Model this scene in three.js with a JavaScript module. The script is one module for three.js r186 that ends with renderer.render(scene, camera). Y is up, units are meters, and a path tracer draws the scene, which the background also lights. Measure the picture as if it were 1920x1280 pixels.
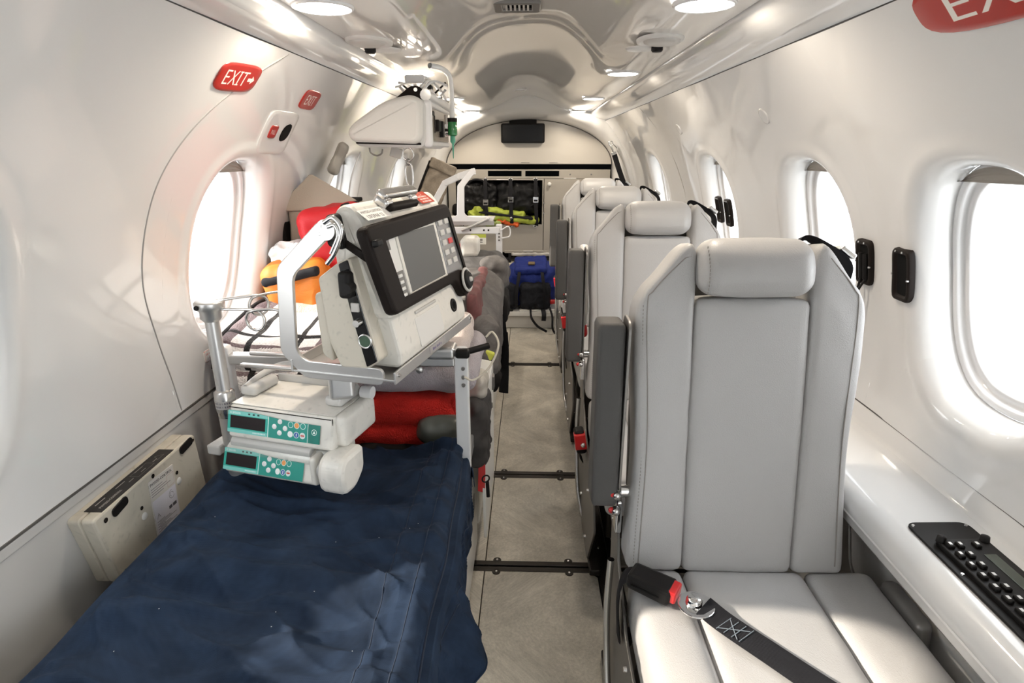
import * as THREE from 'three';
import { RoundedBoxGeometry } from 'three/addons/geometries/RoundedBoxGeometry.js';
import { mergeGeometries, mergeVertices, toCreasedNormals } from 'three/addons/utils/BufferGeometryUtils.js';
import { ImprovedNoise } from 'three/addons/math/ImprovedNoise.js';
import { RectAreaLightUniformsLib } from 'three/addons/lights/RectAreaLightUniformsLib.js';
import { FontLoader } from 'three/addons/loaders/FontLoader.js';

// ---------- camera, sky, sun, exposure ----------
const scene = new THREE.Scene();
const camera = new THREE.PerspectiveCamera(61.3, 1920 / 1280, 0.02, 200);
camera.position.set(0, 1.15, 0);
camera.lookAt(-0.0551, 0.5255, -1.8991);
const renderer = new THREE.WebGLRenderer({ antialias: true });
renderer.toneMapping = THREE.LinearToneMapping;
renderer.toneMappingExposure = 2.2;
renderer.shadowMap.enabled = true;
RectAreaLightUniformsLib.init();
scene.background = new THREE.Color(0.93, 0.97, 1.0);          // bright hazy white sky
scene.backgroundIntensity = 3.2;
const sun = new THREE.DirectionalLight(0xfff3e2, 3.6);
sun.position.set(-9.7, 5.62, 0.25);
sun.target.position.set(0.3, 0.42, -0.75);
sun.castShadow = true;
Object.assign(sun.shadow.camera, { left: -5, right: 5, top: 5, bottom: -5, near: 0.5, far: 30 });
sun.shadow.mapSize.set(2048, 2048);
sun.shadow.radius = 2;
scene.add(sun, sun.target);

// ---------- helpers ----------
const PI = Math.PI, sin = Math.sin, cos = Math.cos, V = (x, y, z) => new THREE.Vector3(x, y, z);
let seed = 7;
const rnd = () => { seed |= 0; seed = seed + 0x6D2B79F5 | 0; let t = Math.imul(seed ^ seed >>> 15, 1 | seed); t = t + Math.imul(t ^ t >>> 7, 61 | t) ^ t; return ((t ^ t >>> 14) >>> 0) / 4294967296; };
const noiseGen = new ImprovedNoise();
const noise = (x, y, z) => noiseGen.noise(x + 31.7, y + 17.3, z + 5.1);
const clamp = (x, a, b) => Math.min(b, Math.max(a, x)), lerp = (a, b, t) => a + (b - a) * t;
const smooth = (a, b, x) => { const t = clamp((x - a) / (b - a), 0, 1); return t * t * (3 - 2 * t); };
const used = {};
function numbered(n) { used[n] = (used[n] || 0) + 1; return used[n] === 1 ? n : n + '_' + String(used[n] - 1).padStart(3, '0'); }
function tag(o, label, category, group) { o.userData = { label, category }; if (group) o.userData.group = group; return o; }
function thing(name, label, category, p = [0, 0, 0], ry = 0, group) {
  const o = new THREE.Group(); o.name = numbered(name); o.position.set(...p); o.rotation.y = ry; scene.add(o);
  return tag(o, label, category, group);
}
const merge = (g) => {
  const list = (Array.isArray(g) ? g : [g]).map((q) => { const r = q.index ? q.toNonIndexed() : q; for (const k of Object.keys(r.attributes)) if (!['position', 'normal', 'uv', 'color'].includes(k)) r.deleteAttribute(k); return r; });
  if (list.length === 1) return list[0];
  const col = list.some((q) => q.attributes.color);
  if (col) for (const q of list) if (!q.attributes.color) q.setAttribute('color', new THREE.BufferAttribute(new Float32Array(q.attributes.position.count * 3).fill(1), 3));
  return mergeGeometries(list);
};
function part(name, geo, mat, parent = scene, label) {
  const m = new THREE.Mesh(merge(geo), mat); m.name = parent === scene ? numbered(name) : name;
  m.castShadow = m.receiveShadow = true; parent.add(m);
  if (label) m.userData.label = label;
  return m;
}
function struct(name, geo, mat, parent = scene) { const m = part(name, geo, mat, parent); if (parent === scene) m.userData.kind = 'structure'; return m; }
const T = (g, x = 0, y = 0, z = 0, rx = 0, ry = 0, rz = 0) => { if (rx) g.rotateX(rx); if (ry) g.rotateY(ry); if (rz) g.rotateZ(rz); return g.translate(x, y, z); };
const box = (w, h, d, r = 0.003, s = 2) => triUV(new RoundedBoxGeometry(w, h, d, s, Math.min(r, w / 2.01, h / 2.01, d / 2.01)));
const cyl = (r1, r2, h, n = 20) => new THREE.CylinderGeometry(r1, r2, h, n);
const bolt = (r, h) => new THREE.CylinderGeometry(r * 0.8, r, h, 10);
const tor = (R, r, n = 20, m = 8, arc = PI * 2) => new THREE.TorusGeometry(R, r, m, n, arc);
const lathe = (pts, n = 24) => new THREE.LatheGeometry(pts.map((p) => new THREE.Vector2(...p)), n);
function tube(pts, r, closed = false, n, m = 8, tension = 0.5) { const c = new THREE.CatmullRomCurve3(pts.map((p) => V(...p)), closed, 'catmullrom', tension); return new THREE.TubeGeometry(c, n || pts.length * 8, r, m, closed); }
function rod(a, b, r, n = 12, r2) { const A = V(...a), B = V(...b), d = B.clone().sub(A); const g = cyl(r2 ?? r, r, d.length(), n); g.applyQuaternion(new THREE.Quaternion().setFromUnitVectors(V(0, 1, 0), d.clone().normalize())); return g.translate(...A.add(B).multiplyScalar(0.5).toArray()); }
function bar(a, b, w, t, r = 0.002, up = [0, 1, 0]) {   // box section from a to b, w across, t along 'up'
  const A = V(...a), B = V(...b), d = B.clone().sub(A), L = d.length(), z = d.normalize(), x = V(...up).cross(z).normalize(), y = z.clone().cross(x);
  const g = box(w, t, L, r); g.applyMatrix4(new THREE.Matrix4().makeBasis(x, y, z)); return g.translate(...A.add(B).multiplyScalar(0.5).toArray());
}
function shapeOf(pts, r = 0) {   // polygon with rounded corners
  const s = new THREE.Shape(), n = pts.length;
  for (let i = 0; i < n; i++) {
    const p = pts[i], a = pts[(i + n - 1) % n], b = pts[(i + 1) % n], rr = p[2] ?? r;
    const la = Math.hypot(a[0] - p[0], a[1] - p[1]), lb = Math.hypot(b[0] - p[0], b[1] - p[1]), q = Math.min(rr, la / 2.01, lb / 2.01);
    const s0 = [p[0] + (a[0] - p[0]) * q / la, p[1] + (a[1] - p[1]) * q / la], s1 = [p[0] + (b[0] - p[0]) * q / lb, p[1] + (b[1] - p[1]) * q / lb];
    i ? s.lineTo(...s0) : s.moveTo(...s0);
    if (q > 0) s.quadraticCurveTo(p[0], p[1], ...s1);
  }
  s.closePath(); return s;
}
function ext(pts, depth, bevel = 0.002, r = 0, holes = [], seg = 2) {  // extruded rounded polygon, z from 0 to depth
  const s = pts instanceof THREE.Shape ? pts : shapeOf(pts, r); for (const h of holes) s.holes.push(h instanceof THREE.Path ? h : shapeOf(h, 0.002));
  const b = Math.min(bevel, depth / 2.01);
  const g = new THREE.ExtrudeGeometry(s, { depth: depth - 2 * b, bevelEnabled: b > 0, bevelThickness: b, bevelSize: b, bevelOffset: -b, bevelSegments: seg, curveSegments: 6 });
  return triUV(g.translate(0, 0, b));
}
function triUV(g) {   // uv in metres from the dominant axis of each face
  g = g.index ? g.toNonIndexed() : g; const p = g.attributes.position, n = g.attributes.normal, uv = new Float32Array(p.count * 2);
  for (let i = 0; i < p.count; i += 3) {
    let nx = 0, ny = 0, nz = 0; for (let k = 0; k < 3; k++) { nx += Math.abs(n.getX(i + k)); ny += Math.abs(n.getY(i + k)); nz += Math.abs(n.getZ(i + k)); }
    for (let k = 0; k < 3; k++) { const x = p.getX(i + k), y = p.getY(i + k), z = p.getZ(i + k), j = (i + k) * 2;
      if (nz >= nx && nz >= ny) { uv[j] = x; uv[j + 1] = y; } else if (nx >= ny) { uv[j] = z; uv[j + 1] = y; } else { uv[j] = x; uv[j + 1] = z; } }
  }
  g.setAttribute('uv', new THREE.BufferAttribute(uv, 2)); return g;
}
function grid(f, nu, nv, u0 = 0, u1 = 1, v0 = 0, v1 = 1, flip = false) {  // surface f(u,v)->[x,y,z]
  const pos = [], uv = [], idx = [];
  for (let j = 0; j <= nv; j++) for (let i = 0; i <= nu; i++) { const u = lerp(u0, u1, i / nu), v = lerp(v0, v1, j / nv), q = f(u, v); pos.push(q[0], q[1], q[2]); uv.push(q[3] ?? u, q[4] ?? v); }
  for (let j = 0; j < nv; j++) for (let i = 0; i < nu; i++) { const a = j * (nu + 1) + i, b = a + 1, c = a + nu + 1, d = c + 1; flip ? idx.push(a, c, b, b, c, d) : idx.push(a, b, c, b, d, c); }
  const g = new THREE.BufferGeometry(); g.setAttribute('position', new THREE.Float32BufferAttribute(pos, 3)); g.setAttribute('uv', new THREE.Float32BufferAttribute(uv, 2)); g.setIndex(idx); g.computeVertexNormals(); return g;
}
function soft(w, h, d, o = {}) {   // a soft, rounded, creased slab (cloth, bags, padding)
  const { r = Math.min(w, h, d) * 0.42, amp = 0.006, f = 14, s = 1, n = 22, puff = 0, warp } = o;
  const R = Math.min(r, w / 2, h / 2, d / 2), k = (q) => Math.max(4, Math.round(n * q / Math.max(w, h, d)) + 4);
  let g = new THREE.BoxGeometry(w, h, d, k(w), k(h), k(d)); g.deleteAttribute('uv'); g.deleteAttribute('normal'); g = mergeVertices(g, 1e-5);
  const p = g.attributes.position;
  for (let i = 0; i < p.count; i++) {
    const q = V(p.getX(i), p.getY(i), p.getZ(i)), c = V(clamp(q.x, -w / 2 + R, w / 2 - R), clamp(q.y, -h / 2 + R, h / 2 - R), clamp(q.z, -d / 2 + R, d / 2 - R));
    const e = q.clone().sub(c); const nn = e.lengthSq() > 1e-12 ? e.clone().normalize() : V(0, 1, 0); q.copy(c).addScaledVector(nn, R);
    if (puff) { const fx = 1 - (2 * q.x / w) ** 2, fy = 1 - (2 * q.y / h) ** 2, fz = 1 - (2 * q.z / d) ** 2; q.x += Math.sign(q.x) * puff * Math.max(0, fy * fz) * Math.abs(2 * q.x / w); q.y += Math.sign(q.y) * puff * Math.max(0, fx * fz) * Math.abs(2 * q.y / h); q.z += Math.sign(q.z) * puff * Math.max(0, fx * fy) * Math.abs(2 * q.z / d); }
    const a = 1 - Math.abs(noise(q.x * f + s * 9.1, q.y * f, q.z * f + s * 3.3)) * 2, b = noise(q.x * f * 2.3, q.y * f * 2.3 + s, q.z * f * 2.3);
    q.addScaledVector(nn, amp * (a * 0.7 + b * 0.5 - 0.3));
    if (warp) warp(q);
    p.setXYZ(i, q.x, q.y, q.z);
  }
  g.computeVertexNormals(); return triUV(g);
}
const arcPts = (cx, cy, r, a0, a1, n) => Array.from({ length: n + 1 }, (_, i) => [cx + r * cos(lerp(a0, a1, i / n)), cy + r * sin(lerp(a0, a1, i / n))]);
function strap(pts, w, t = 0.0016, side = [1, 0, 0], n = 40) {   // flat webbing along a path; 'side' is its width direction (or a function of v)
  const c = new THREE.CatmullRomCurve3(pts.map((p) => V(...p)));
  const face = (o) => grid((u, v) => { const p = c.getPoint(v), tg = c.getTangent(v); const sd = V(...(typeof side === 'function' ? side(v) : side)); sd.addScaledVector(tg, -sd.dot(tg)).normalize(); const nn = sd.clone().cross(tg).normalize(); p.addScaledVector(sd, (u - 0.5) * w).addScaledVector(nn, o * t / 2 * (1 - (2 * u - 1) ** 8)); return [p.x, p.y, p.z, u * w, v * 0.4]; }, 6, n, 0, 1, 0, 1, o < 0);
  return merge([face(1), face(-1)]);
}
const sideX = (pts, x, d, bev = 0.004, r = 0.008, holes = []) => { const g = ext(pts.map(([z, y, q]) => [-z, y, q ?? r]), d, bev, r, holes); return g.rotateY(PI / 2).translate(x, 0, 0); };   // (z,y) outline, extruded along +x
// ---------- textures ----------
function canvasTex(w, h, draw, srgb = true) { const c = document.createElement('canvas'); c.width = w; c.height = h; const x = c.getContext('2d'); draw(x, w, h); const t = new THREE.CanvasTexture(c); if (srgb) t.colorSpace = THREE.SRGBColorSpace; t.anisotropy = 8; return t; }
function dataTex(n, f, srgb, rep) {
  const d = new Uint8Array(n * n * 4); for (let j = 0; j < n; j++) for (let i = 0; i < n; i++) { const v = f(i / n, j / n), k = (j * n + i) * 4; if (Array.isArray(v)) { for (let q = 0; q < 3; q++) d[k + q] = clamp(v[q], 0, 255); } else d[k] = d[k + 1] = d[k + 2] = clamp(v, 0, 1) * 255; d[k + 3] = 255; }
  const t = new THREE.DataTexture(d, n, n); t.magFilter = THREE.LinearFilter; t.minFilter = THREE.LinearMipmapLinearFilter; t.generateMipmaps = true; t.wrapS = t.wrapT = THREE.RepeatWrapping; if (srgb) t.colorSpace = THREE.SRGBColorSpace; t.repeat.set(rep, rep); t.needsUpdate = true; return t;
}
const tn = (u, v, k, z) => { const a = u * 2 * PI, b = v * 2 * PI, r = k / (2 * PI); return noise(cos(a) * r + 3 * z, sin(a) * r + cos(b) * r, sin(b) * r + z); };   // tileable noise
const leatherBump = dataTex(256, (u, v) => 0.5 + 0.5 * Math.abs(tn(u, v, 60, 1)) - 0.35 * Math.abs(tn(u, v, 110, 2)), false, 9);
const weaveBump = dataTex(128, (u, v) => 0.5 + 0.25 * sin(u * PI * 2 * 32) * ((Math.floor(v * 64) & 1) ? 1 : -1) + 0.25 * cos(v * PI * 2 * 32), false, 12);
const fleeceBump = dataTex(256, (u, v) => 0.5 + 0.5 * tn(u, v, 46, 3) + 0.45 * tn(u, v, 95, 5), false, 7);
const clothNoise = dataTex(256, (u, v) => { const q = 232 + 40 * tn(u, v, 12, 8) + 18 * tn(u, v, 60, 9); return [q, q, q]; }, true, 2.2);
const floorMap = dataTex(512, (u, v) => { const q = 222 + 26 * tn(u, v, 6, 4) + 14 * tn(u, v, 24, 6) + 18 * tn(u, v, 90, 7) + (rnd() - 0.5) * 22; return [q, q * 0.985, q * 0.955]; }, true, 1.7);
const floorBump = dataTex(256, (u, v) => 0.5 + 0.6 * tn(u, v, 80, 2), false, 6);
const scuffMap = dataTex(256, (u, v) => { const a = tn(u, v, 9, 12), b = tn(u, v, 40, 13); const q = 246 - (a > 0.22 ? (a - 0.22) * 40 : 0) - (b > 0.34 ? (b - 0.34) * 50 : 0); return [q, q * 0.99, q * 0.965]; }, true, 3);
// ---------- materials ----------
const std = (c, rough = 0.5, metal = 0, o = {}) => new THREE.MeshStandardMaterial({ color: c, roughness: rough, metalness: metal, side: THREE.DoubleSide, ...o });
const phys = (c, rough, o = {}) => new THREE.MeshPhysicalMaterial({ color: c, roughness: rough, side: THREE.DoubleSide, ...o });
const dark = (c, rough, metal = 0, o = {}) => phys(c, rough, { metalness: metal, specularIntensity: 0.3, ...o });
const lin = (r, g, b) => new THREE.Color().setRGB(r, g, b);
const M = {
  shell: phys(lin(0.76, 0.757, 0.752), 0.35, { clearcoat: 1, clearcoatRoughness: 0.04 }),
  ceil: phys(lin(0.70, 0.675, 0.64), 0.3, { clearcoat: 1, clearcoatRoughness: 0.02, ior: 1.7 }),
  dado: phys(lin(0.55, 0.54, 0.525), 0.4, { clearcoat: 0.4, clearcoatRoughness: 0.2 }),
  seam: std(lin(0.09, 0.085, 0.08), 0.6), skin: std(lin(0.7, 0.7, 0.7), 0.4),
  frameWhite: phys(lin(0.80, 0.80, 0.81), 0.3, { clearcoat: 0.6, clearcoatRoughness: 0.1 }),
  shade: std(lin(0.36, 0.33, 0.29), 0.8),
  glass: phys(0xffffff, 0.02, { transmission: 1, thickness: 0, ior: 1.45 }),
  leather: phys(lin(0.46, 0.453, 0.45), 0.42, { bumpMap: leatherBump, bumpScale: 0.0006, clearcoat: 0.12, clearcoatRoughness: 0.4 }),
  leatherDark: dark(lin(0.09, 0.087, 0.085), 0.5, 0, { bumpMap: leatherBump, bumpScale: 0.0005 }),
  thread: std(lin(0.30, 0.28, 0.26), 0.8),
  floor: std(lin(0.74, 0.715, 0.665), 0.36, 0, { map: floorMap, bumpMap: floorBump, bumpScale: 0.0006 }),
  darkMetal: dark(lin(0.055, 0.05, 0.046), 0.42, 0.6), greyMetal: std(lin(0.23, 0.22, 0.21), 0.4, 0.7),
  steel: std(lin(0.62, 0.61, 0.60), 0.24, 1), chrome: std(lin(0.8, 0.8, 0.8), 0.1, 1), alu: std(lin(0.62, 0.615, 0.61), 0.36, 0.85),
  greyPaint: phys(lin(0.55, 0.53, 0.50), 0.35, { clearcoat: 0.3, clearcoatRoughness: 0.2 }),
  white: phys(lin(0.76, 0.75, 0.725), 0.38, { clearcoat: 0.25, clearcoatRoughness: 0.25 }),
  cream: std(lin(0.68, 0.645, 0.575), 0.42, 0, { map: scuffMap }),
  whitePlastic: std(lin(0.84, 0.835, 0.82), 0.36, 0, { map: scuffMap }),
  greyPlastic: std(lin(0.56, 0.55, 0.53), 0.45), black: dark(lin(0.014, 0.013, 0.013), 0.42), blackMatte: dark(lin(0.012, 0.011, 0.011), 0.8),
  void: dark(lin(0.006, 0.006, 0.006), 0.9), blackGloss: phys(lin(0.008, 0.008, 0.009), 0.12, { clearcoat: 0.3, clearcoatRoughness: 0.05, specularIntensity: 0.3 }),
  webbing: dark(lin(0.018, 0.018, 0.021), 0.75, 0, { bumpMap: weaveBump, bumpScale: 0.0006 }),
  rubber: dark(lin(0.014, 0.010, 0.0085), 0.55), red: phys(lin(0.62, 0.018, 0.02), 0.35, { clearcoat: 0.4 }),
  navy: dark(lin(0.019, 0.034, 0.066), 0.85, 0, { map: clothNoise, bumpMap: weaveBump, bumpScale: 0.0002 }),
  bulk: phys(lin(0.58, 0.545, 0.49), 0.3, { clearcoat: 0.5, clearcoatRoughness: 0.12 }),
  taupe: std(lin(0.42, 0.39, 0.345), 0.42, 0.1),
};
// ---------- cabin shell ----------
const WA = 0.745, WB = 0.863, WY = 0.70, TLO = -0.093, THI = 0.844, ZA = -4.05, ZF = 1.0;
function wallPt(s, t, z, d = 0) {
  const nx = cos(t) / WA, ny = sin(t) / WB, L = Math.hypot(nx, ny);
  const dd = d + (d < 0.05 ? 0.0011 * sin(z * 8.3 + 1.1 * t) + 0.0007 * sin(z * 17 + 2 + 3 * t) + 0.0006 * sin(t * 11 + z * 3) : 0);
  return [s * (WA * cos(t) + nx / L * dd), WY + WB * sin(t) + ny / L * dd, z];
}
const tOf = (y) => Math.asin(clamp((y - WY) / WB, -1, 1));
const WIN = { a: 0.155, b: 0.203, t: 0.268, S: 0.855, n: 2.5 };
const sup = (ph, e) => { const c = Math.abs(cos(ph)), s = Math.abs(sin(ph)), r = Math.pow(c ** WIN.n + s ** WIN.n, -1 / WIN.n); return [(WIN.a + e) * r * cos(ph), (WIN.b + e) * r * sin(ph) / WIN.S]; };
function wallMesh(side, wins, zEnd) {
  const geos = [], hw = 0.278, edges = [];
  const plain = (za, zb) => { const n = Math.max(2, Math.round((zb - za) / 0.03)); for (const d of [0, 0.1]) geos.push(grid((u, v) => [...wallPt(side, v, u, d), u, v * 0.85], n, 34, za, zb, TLO, THI, side < 0)); };
  let z = ZA; const order = [...wins].sort((p, q) => p - q);
  for (const c of order) { plain(z, c - hw); z = c + hw; } plain(z, zEnd);
  const rings = [[0.075, 0], [0.062, 0.0005], [0.05, -0.002], [0.038, -0.003], [0.026, 0.0005], [0.014, 0.008], [0.006, 0.018], [0.001, 0.03], [-0.003, 0.048], [-0.005, 0.08], [-0.005, 0.1]];
  for (const c of order) {
    const N = 96, Q = N / 4, rim = []; for (let i = 0; i < N; i++) { const k = Math.floor(i / Q), f = (i % Q) / Q; rim.push(k === 0 ? [lerp(-hw, hw, f), TLO] : k === 1 ? [hw, lerp(TLO, THI, f)] : k === 2 ? [lerp(hw, -hw, f), THI] : [-hw, lerp(THI, TLO, f)]); }
    const R = 7, K = R + rings.length, at = (i, k) => {
      const r = rim[i % N], ph = Math.atan2((r[1] - WIN.t) * WIN.S / WIN.b, r[0] / WIN.a), e0 = sup(ph, 0.075);
      if (k < R) { const f = k / R; return [...wallPt(side, lerp(r[1], WIN.t + e0[1], f), c + lerp(r[0], e0[0], f)), 0, 0]; }
      if (k < K) { const [e, d] = rings[k - R], q = sup(ph, e); return [...wallPt(side, WIN.t + q[1], c + q[0], d), 0, 0]; }
      return [...wallPt(side, r[1], c + r[0], 0.1), 0, 0];
    };
    geos.push(grid((u, v) => at(Math.round(u), Math.round(v)), N, K, 0, N, 0, K, side > 0));
  }
  return geos.map((g) => { const q = mergeVertices(g, 1e-6); q.computeVertexNormals(); return q; });
}
const rightWins = [-0.905, -1.465, -2.225, -3.24], leftWins = [-0.56, -1.375, -2.2, -3.1];
struct('wall_left', wallMesh(-1, leftWins, ZF), M.shell);
struct('wall_right', wallMesh(1, rightWins, 0.2), M.shell);
let winNo = 0;
function windowAt(side, c) {
  const w = new THREE.Group(); w.name = 'window_' + (++winNo); w.userData.kind = 'structure'; scene.add(w);
  const ring = (prof, mat, name) => part(name, grid((u, v) => { const k = Math.round(v), [e, d] = prof[k]; const q = sup(u, e); return wallPt(side, WIN.t + q[1], c + q[0], d); }, 72, prof.length - 1, 0, PI * 2, 0, prof.length - 1, side > 0), mat, w);
  ring([[-0.004, 0.056], [-0.006, 0.052], [-0.014, 0.052], [-0.017, 0.056], [-0.018, 0.064], [-0.024, 0.064], [-0.030, 0.062], [-0.033, 0.066], [-0.034, 0.08], [-0.03, 0.092]], M.frameWhite, 'window_frame');
  ring([[-0.0045, 0.0565], [-0.0045, 0.0545], [-0.0062, 0.0535], [-0.0062, 0.0565]], M.seam, 'gasket');
  part('glass', grid((u, v) => { const q = sup(u, -0.032), f = v; return wallPt(side, WIN.t + q[1] * f, c + q[0] * f, 0.078); }, 48, 8, 0, PI * 2, 0.001, 1), M.glass, w);
  // pleated shade pulled up at the top of the reveal
  part('window_shade', grid((u, v) => { const ph = lerp(PI * 0.27, PI * 0.73, u), q = sup(ph, -0.008), low = WIN.t + 0.168 / WIN.S; const t = lerp(Math.max(WIN.t + q[1], low), low, v); return wallPt(side, t, c + q[0], 0.044 + 0.004 * Math.abs(sin(v * 9))); }, 24, 12), M.shade, w);
}
for (const c of rightWins) windowAt(1, c);
for (const c of leftWins) windowAt(-1, c);

// ceiling: raised centre vault between two flat light panels
const CX = -0.02, ceilY = (x) => { const q = Math.abs(x - CX); return 1.40 + (q < 0.33 ? 0.1 * (0.5 + 0.5 * cos(PI * q / 0.33)) : 0); };
{
  const n = 96, f = (o) => grid((u, v) => { const x = CX + u; return [x, ceilY(x) + o + 0.0006 * sin(v * 5.1 + x * 9) + 0.0005 * sin(v * 11.3), v, x, v]; }, n, 90, -0.415, 0.415, ZF, ZA, o < 0.01);
  const sideF = (s) => grid((u, v) => [CX + s * 0.415, 1.40 + u * 0.02, v], 1, 4, 0, 1, ZF, ZA);
  const endF = (z) => grid((u, v) => { const x = CX + u; return [x, ceilY(x) + v * 0.02, z]; }, n, 1, -0.415, 0.415, 0, 1);
  struct('ceiling', [f(0), f(0.02), sideF(1), sideF(-1), endF(ZA), endF(ZF)], M.ceil);
}
function extrudeZ(prof, za, zb, nz = 2, flip = false) { return grid((u, v) => [...prof[Math.round(u)], v, prof.slice(0, Math.round(u) + 1).reduce((s, p, i, a) => s + (i ? Math.hypot(p[0] - a[i - 1][0], p[1] - a[i - 1][1]) : 0), 0), v], prof.length - 1, nz, 0, prof.length - 1, za, zb, flip); }
for (const s of [1, -1]) {   // coves between ceiling and walls
  const p = []; const q0 = [CX + s * 0.418, 1.399], q3 = [s * 0.4955, 1.3475];
  for (let i = 0; i <= 14; i++) { const t = i / 14; const bz = (a, b, c, d) => (1 - t) ** 3 * a + 3 * t * (1 - t) ** 2 * b + 3 * t * t * (1 - t) * c + t ** 3 * d; p.push([bz(q0[0], q0[0] + s * 0.008, s * 0.435, q3[0]), bz(q0[1], 1.376, 1.362, q3[1])]); }
  const shell = [...p, [q3[0] + s * 0.03, q3[1] + 0.05], [q0[0], q0[1] + 0.05], p[0]];
  struct(s > 0 ? 'trim_1' : 'trim_2', toCreasedNormals(extrudeZ(shell, ZF, ZA, 60), 0.7), M.shell);
  const b = wallPt(s, THI, 0);   // dark joint behind the gap
  struct(s > 0 ? 'trim_3' : 'trim_4', T(box(0.02, 0.02, ZF - ZA, 0.002), b[0] + s * 0.0115, b[1] + 0.0112, (ZF + ZA) / 2), M.seam);
}
// lower side walls
struct('baseboard_left', [T(box(0.05, 0.605, ZF - ZA, 0.004), -0.770, 0.3025, (ZF + ZA) / 2), T(box(0.06, 0.02, ZF - ZA, 0.004), -0.772, 0.606, (ZF + ZA) / 2)], M.dado);
struct('trim_5', T(box(0.05, 0.005, ZF - ZA, 0.001), -0.766, 0.6175, (ZF + ZA) / 2), M.seam);
const ledgeProf = [[0.80, 0.618], [0.744, 0.618], [0.741, 0.612], [0.735, 0.588], [0.728, 0.581], [0.70, 0.577], [0.61, 0.577], [0.592, 0.573], [0.58, 0.563], [0.575, 0.550], [0.576, 0.537], [0.574, 0.535], [0.5755, 0.533], [0.578, 0.518], [0.588, 0.505], [0.63, 0.47], [0.655, 0.44], [0.668, 0.40], [0.675, 0.30], [0.68, 0.0], [0.80, 0.0], [0.80, 0.618]];
struct('baseboard_right', toCreasedNormals(extrudeZ(ledgeProf, 0.2, ZA, 2), 0.6), M.shell);
struct('trim_6', T(box(0.05, 0.004, 0.2 - ZA, 0.001), 0.768, 0.6195, (0.2 + ZA) / 2), M.seam);
// seams of the panels, sunk to half their width
function wallSeam(s, pts, r = 0.0016, off = 0) { return tube(pts.map(([t, z]) => wallPt(s, t, z, off)), r, false, pts.length * 10, 6); }
const hatchLine = [[0.838, -1.30], [0.74, -1.205], [0.62, -1.105], [0.50, -1.047], [0.38, -1.03], [0.25, -1.035], [0.12, -1.07], [0.0, -1.10], [-0.09, -1.11]];
struct('trim_7', [wallSeam(-1, hatchLine, 0.0020, 0.0006)], std(lin(0.34, 0.33, 0.32), 0.6));
struct('trim_8', wallSeam(1, [[0.84, -3.35], [0.7, -3.30], [0.55, -3.02 - 0.23], [0.3, -3.20 - 0.02], [0.1, -3.22], [-0.09, -3.24]].map(([t, z]) => [t, z + 0.5]), 0.0022, 0.0012), M.greyPaint);
// aft: a ring that draws the cabin section in to the arch of the rear bulkhead
const ZB = -4.3;
const arch = (k) => { const hw = 0.592, y0 = 1.055, b = 0.310, L1 = y0, L2 = PI / 2 * (hw + b) / 2 * 2, tot = 2 * L1 + L2, s = k * tot; if (s < L1) return [-0.005 - hw, s]; if (s > L1 + L2) return [-0.005 + hw, tot - s]; const a = PI - (s - L1) / L2 * PI; return [-0.005 + hw * cos(a), y0 + b * sin(a)]; };
{
  const out = [[-0.745, 0], [-0.745, 0.3], [-0.745, 0.6]]; for (let i = 0; i <= 30; i++) { const p = wallPt(-1, lerp(TLO, THI, i / 30), 0); out.push([p[0], p[1]]); }
  for (let i = 0; i <= 60; i++) { const x = CX + lerp(-0.415, 0.415, i / 60); out.push([x, ceilY(x)]); }
  for (let i = 0; i <= 30; i++) { const p = wallPt(1, lerp(THI, TLO, i / 30), 0); out.push([p[0], p[1]]); }
  out.push([0.745, 0.6], [0.745, 0.3], [0.745, 0]);
  const cum = [0]; for (let i = 1; i < out.length; i++) cum.push(cum[i - 1] + Math.hypot(out[i][0] - out[i - 1][0], out[i][1] - out[i - 1][1]));
  const at = (k) => { const s = k * cum[cum.length - 1]; let i = 1; while (i < cum.length - 1 && cum[i] < s) i++; const f = (s - cum[i - 1]) / (cum[i] - cum[i - 1] || 1); return [lerp(out[i - 1][0], out[i][0], f), lerp(out[i - 1][1], out[i][1], f)]; };
  struct('trim_9', grid((u, v) => { const a = at(u), b = arch(u), k = v < 1 ? Math.sin(v * PI / 2) ** 1.3 : 1, m = v < 1 ? 1 - cos(v * PI / 2) : 1; return [lerp(a[0], b[0], k), lerp(a[1], b[1], k), lerp(ZA + 0.001, ZB + 0.02, m) - (v > 1 ? (v - 1) * 0.5 : 0)]; }, 220, 22, 0, 1, 0, 1.1), M.shell);
  struct('trim_10', grid((u, v) => { const a = at(u), c = [a[0] * 1.25, a[1] * 1.1]; return [lerp(a[0], c[0], v), lerp(a[1], c[1], v), ZA - 0.002]; }, 120, 1), M.skin);
}
// front end behind the camera: bulkhead and the open entrance on the right
struct('wall_front', T(box(1.7, 1.75, 0.05, 0.005), 0, 0.72, ZF + 0.026), M.shell);
struct('door_1', [T(box(0.10, 1.40, 0.05, 0.01), 0.74, 0.70, 0.90 + 0.04), T(box(0.12, 0.06, 0.75, 0.01), 0.70, 1.39, 0.55)], M.shell);
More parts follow.
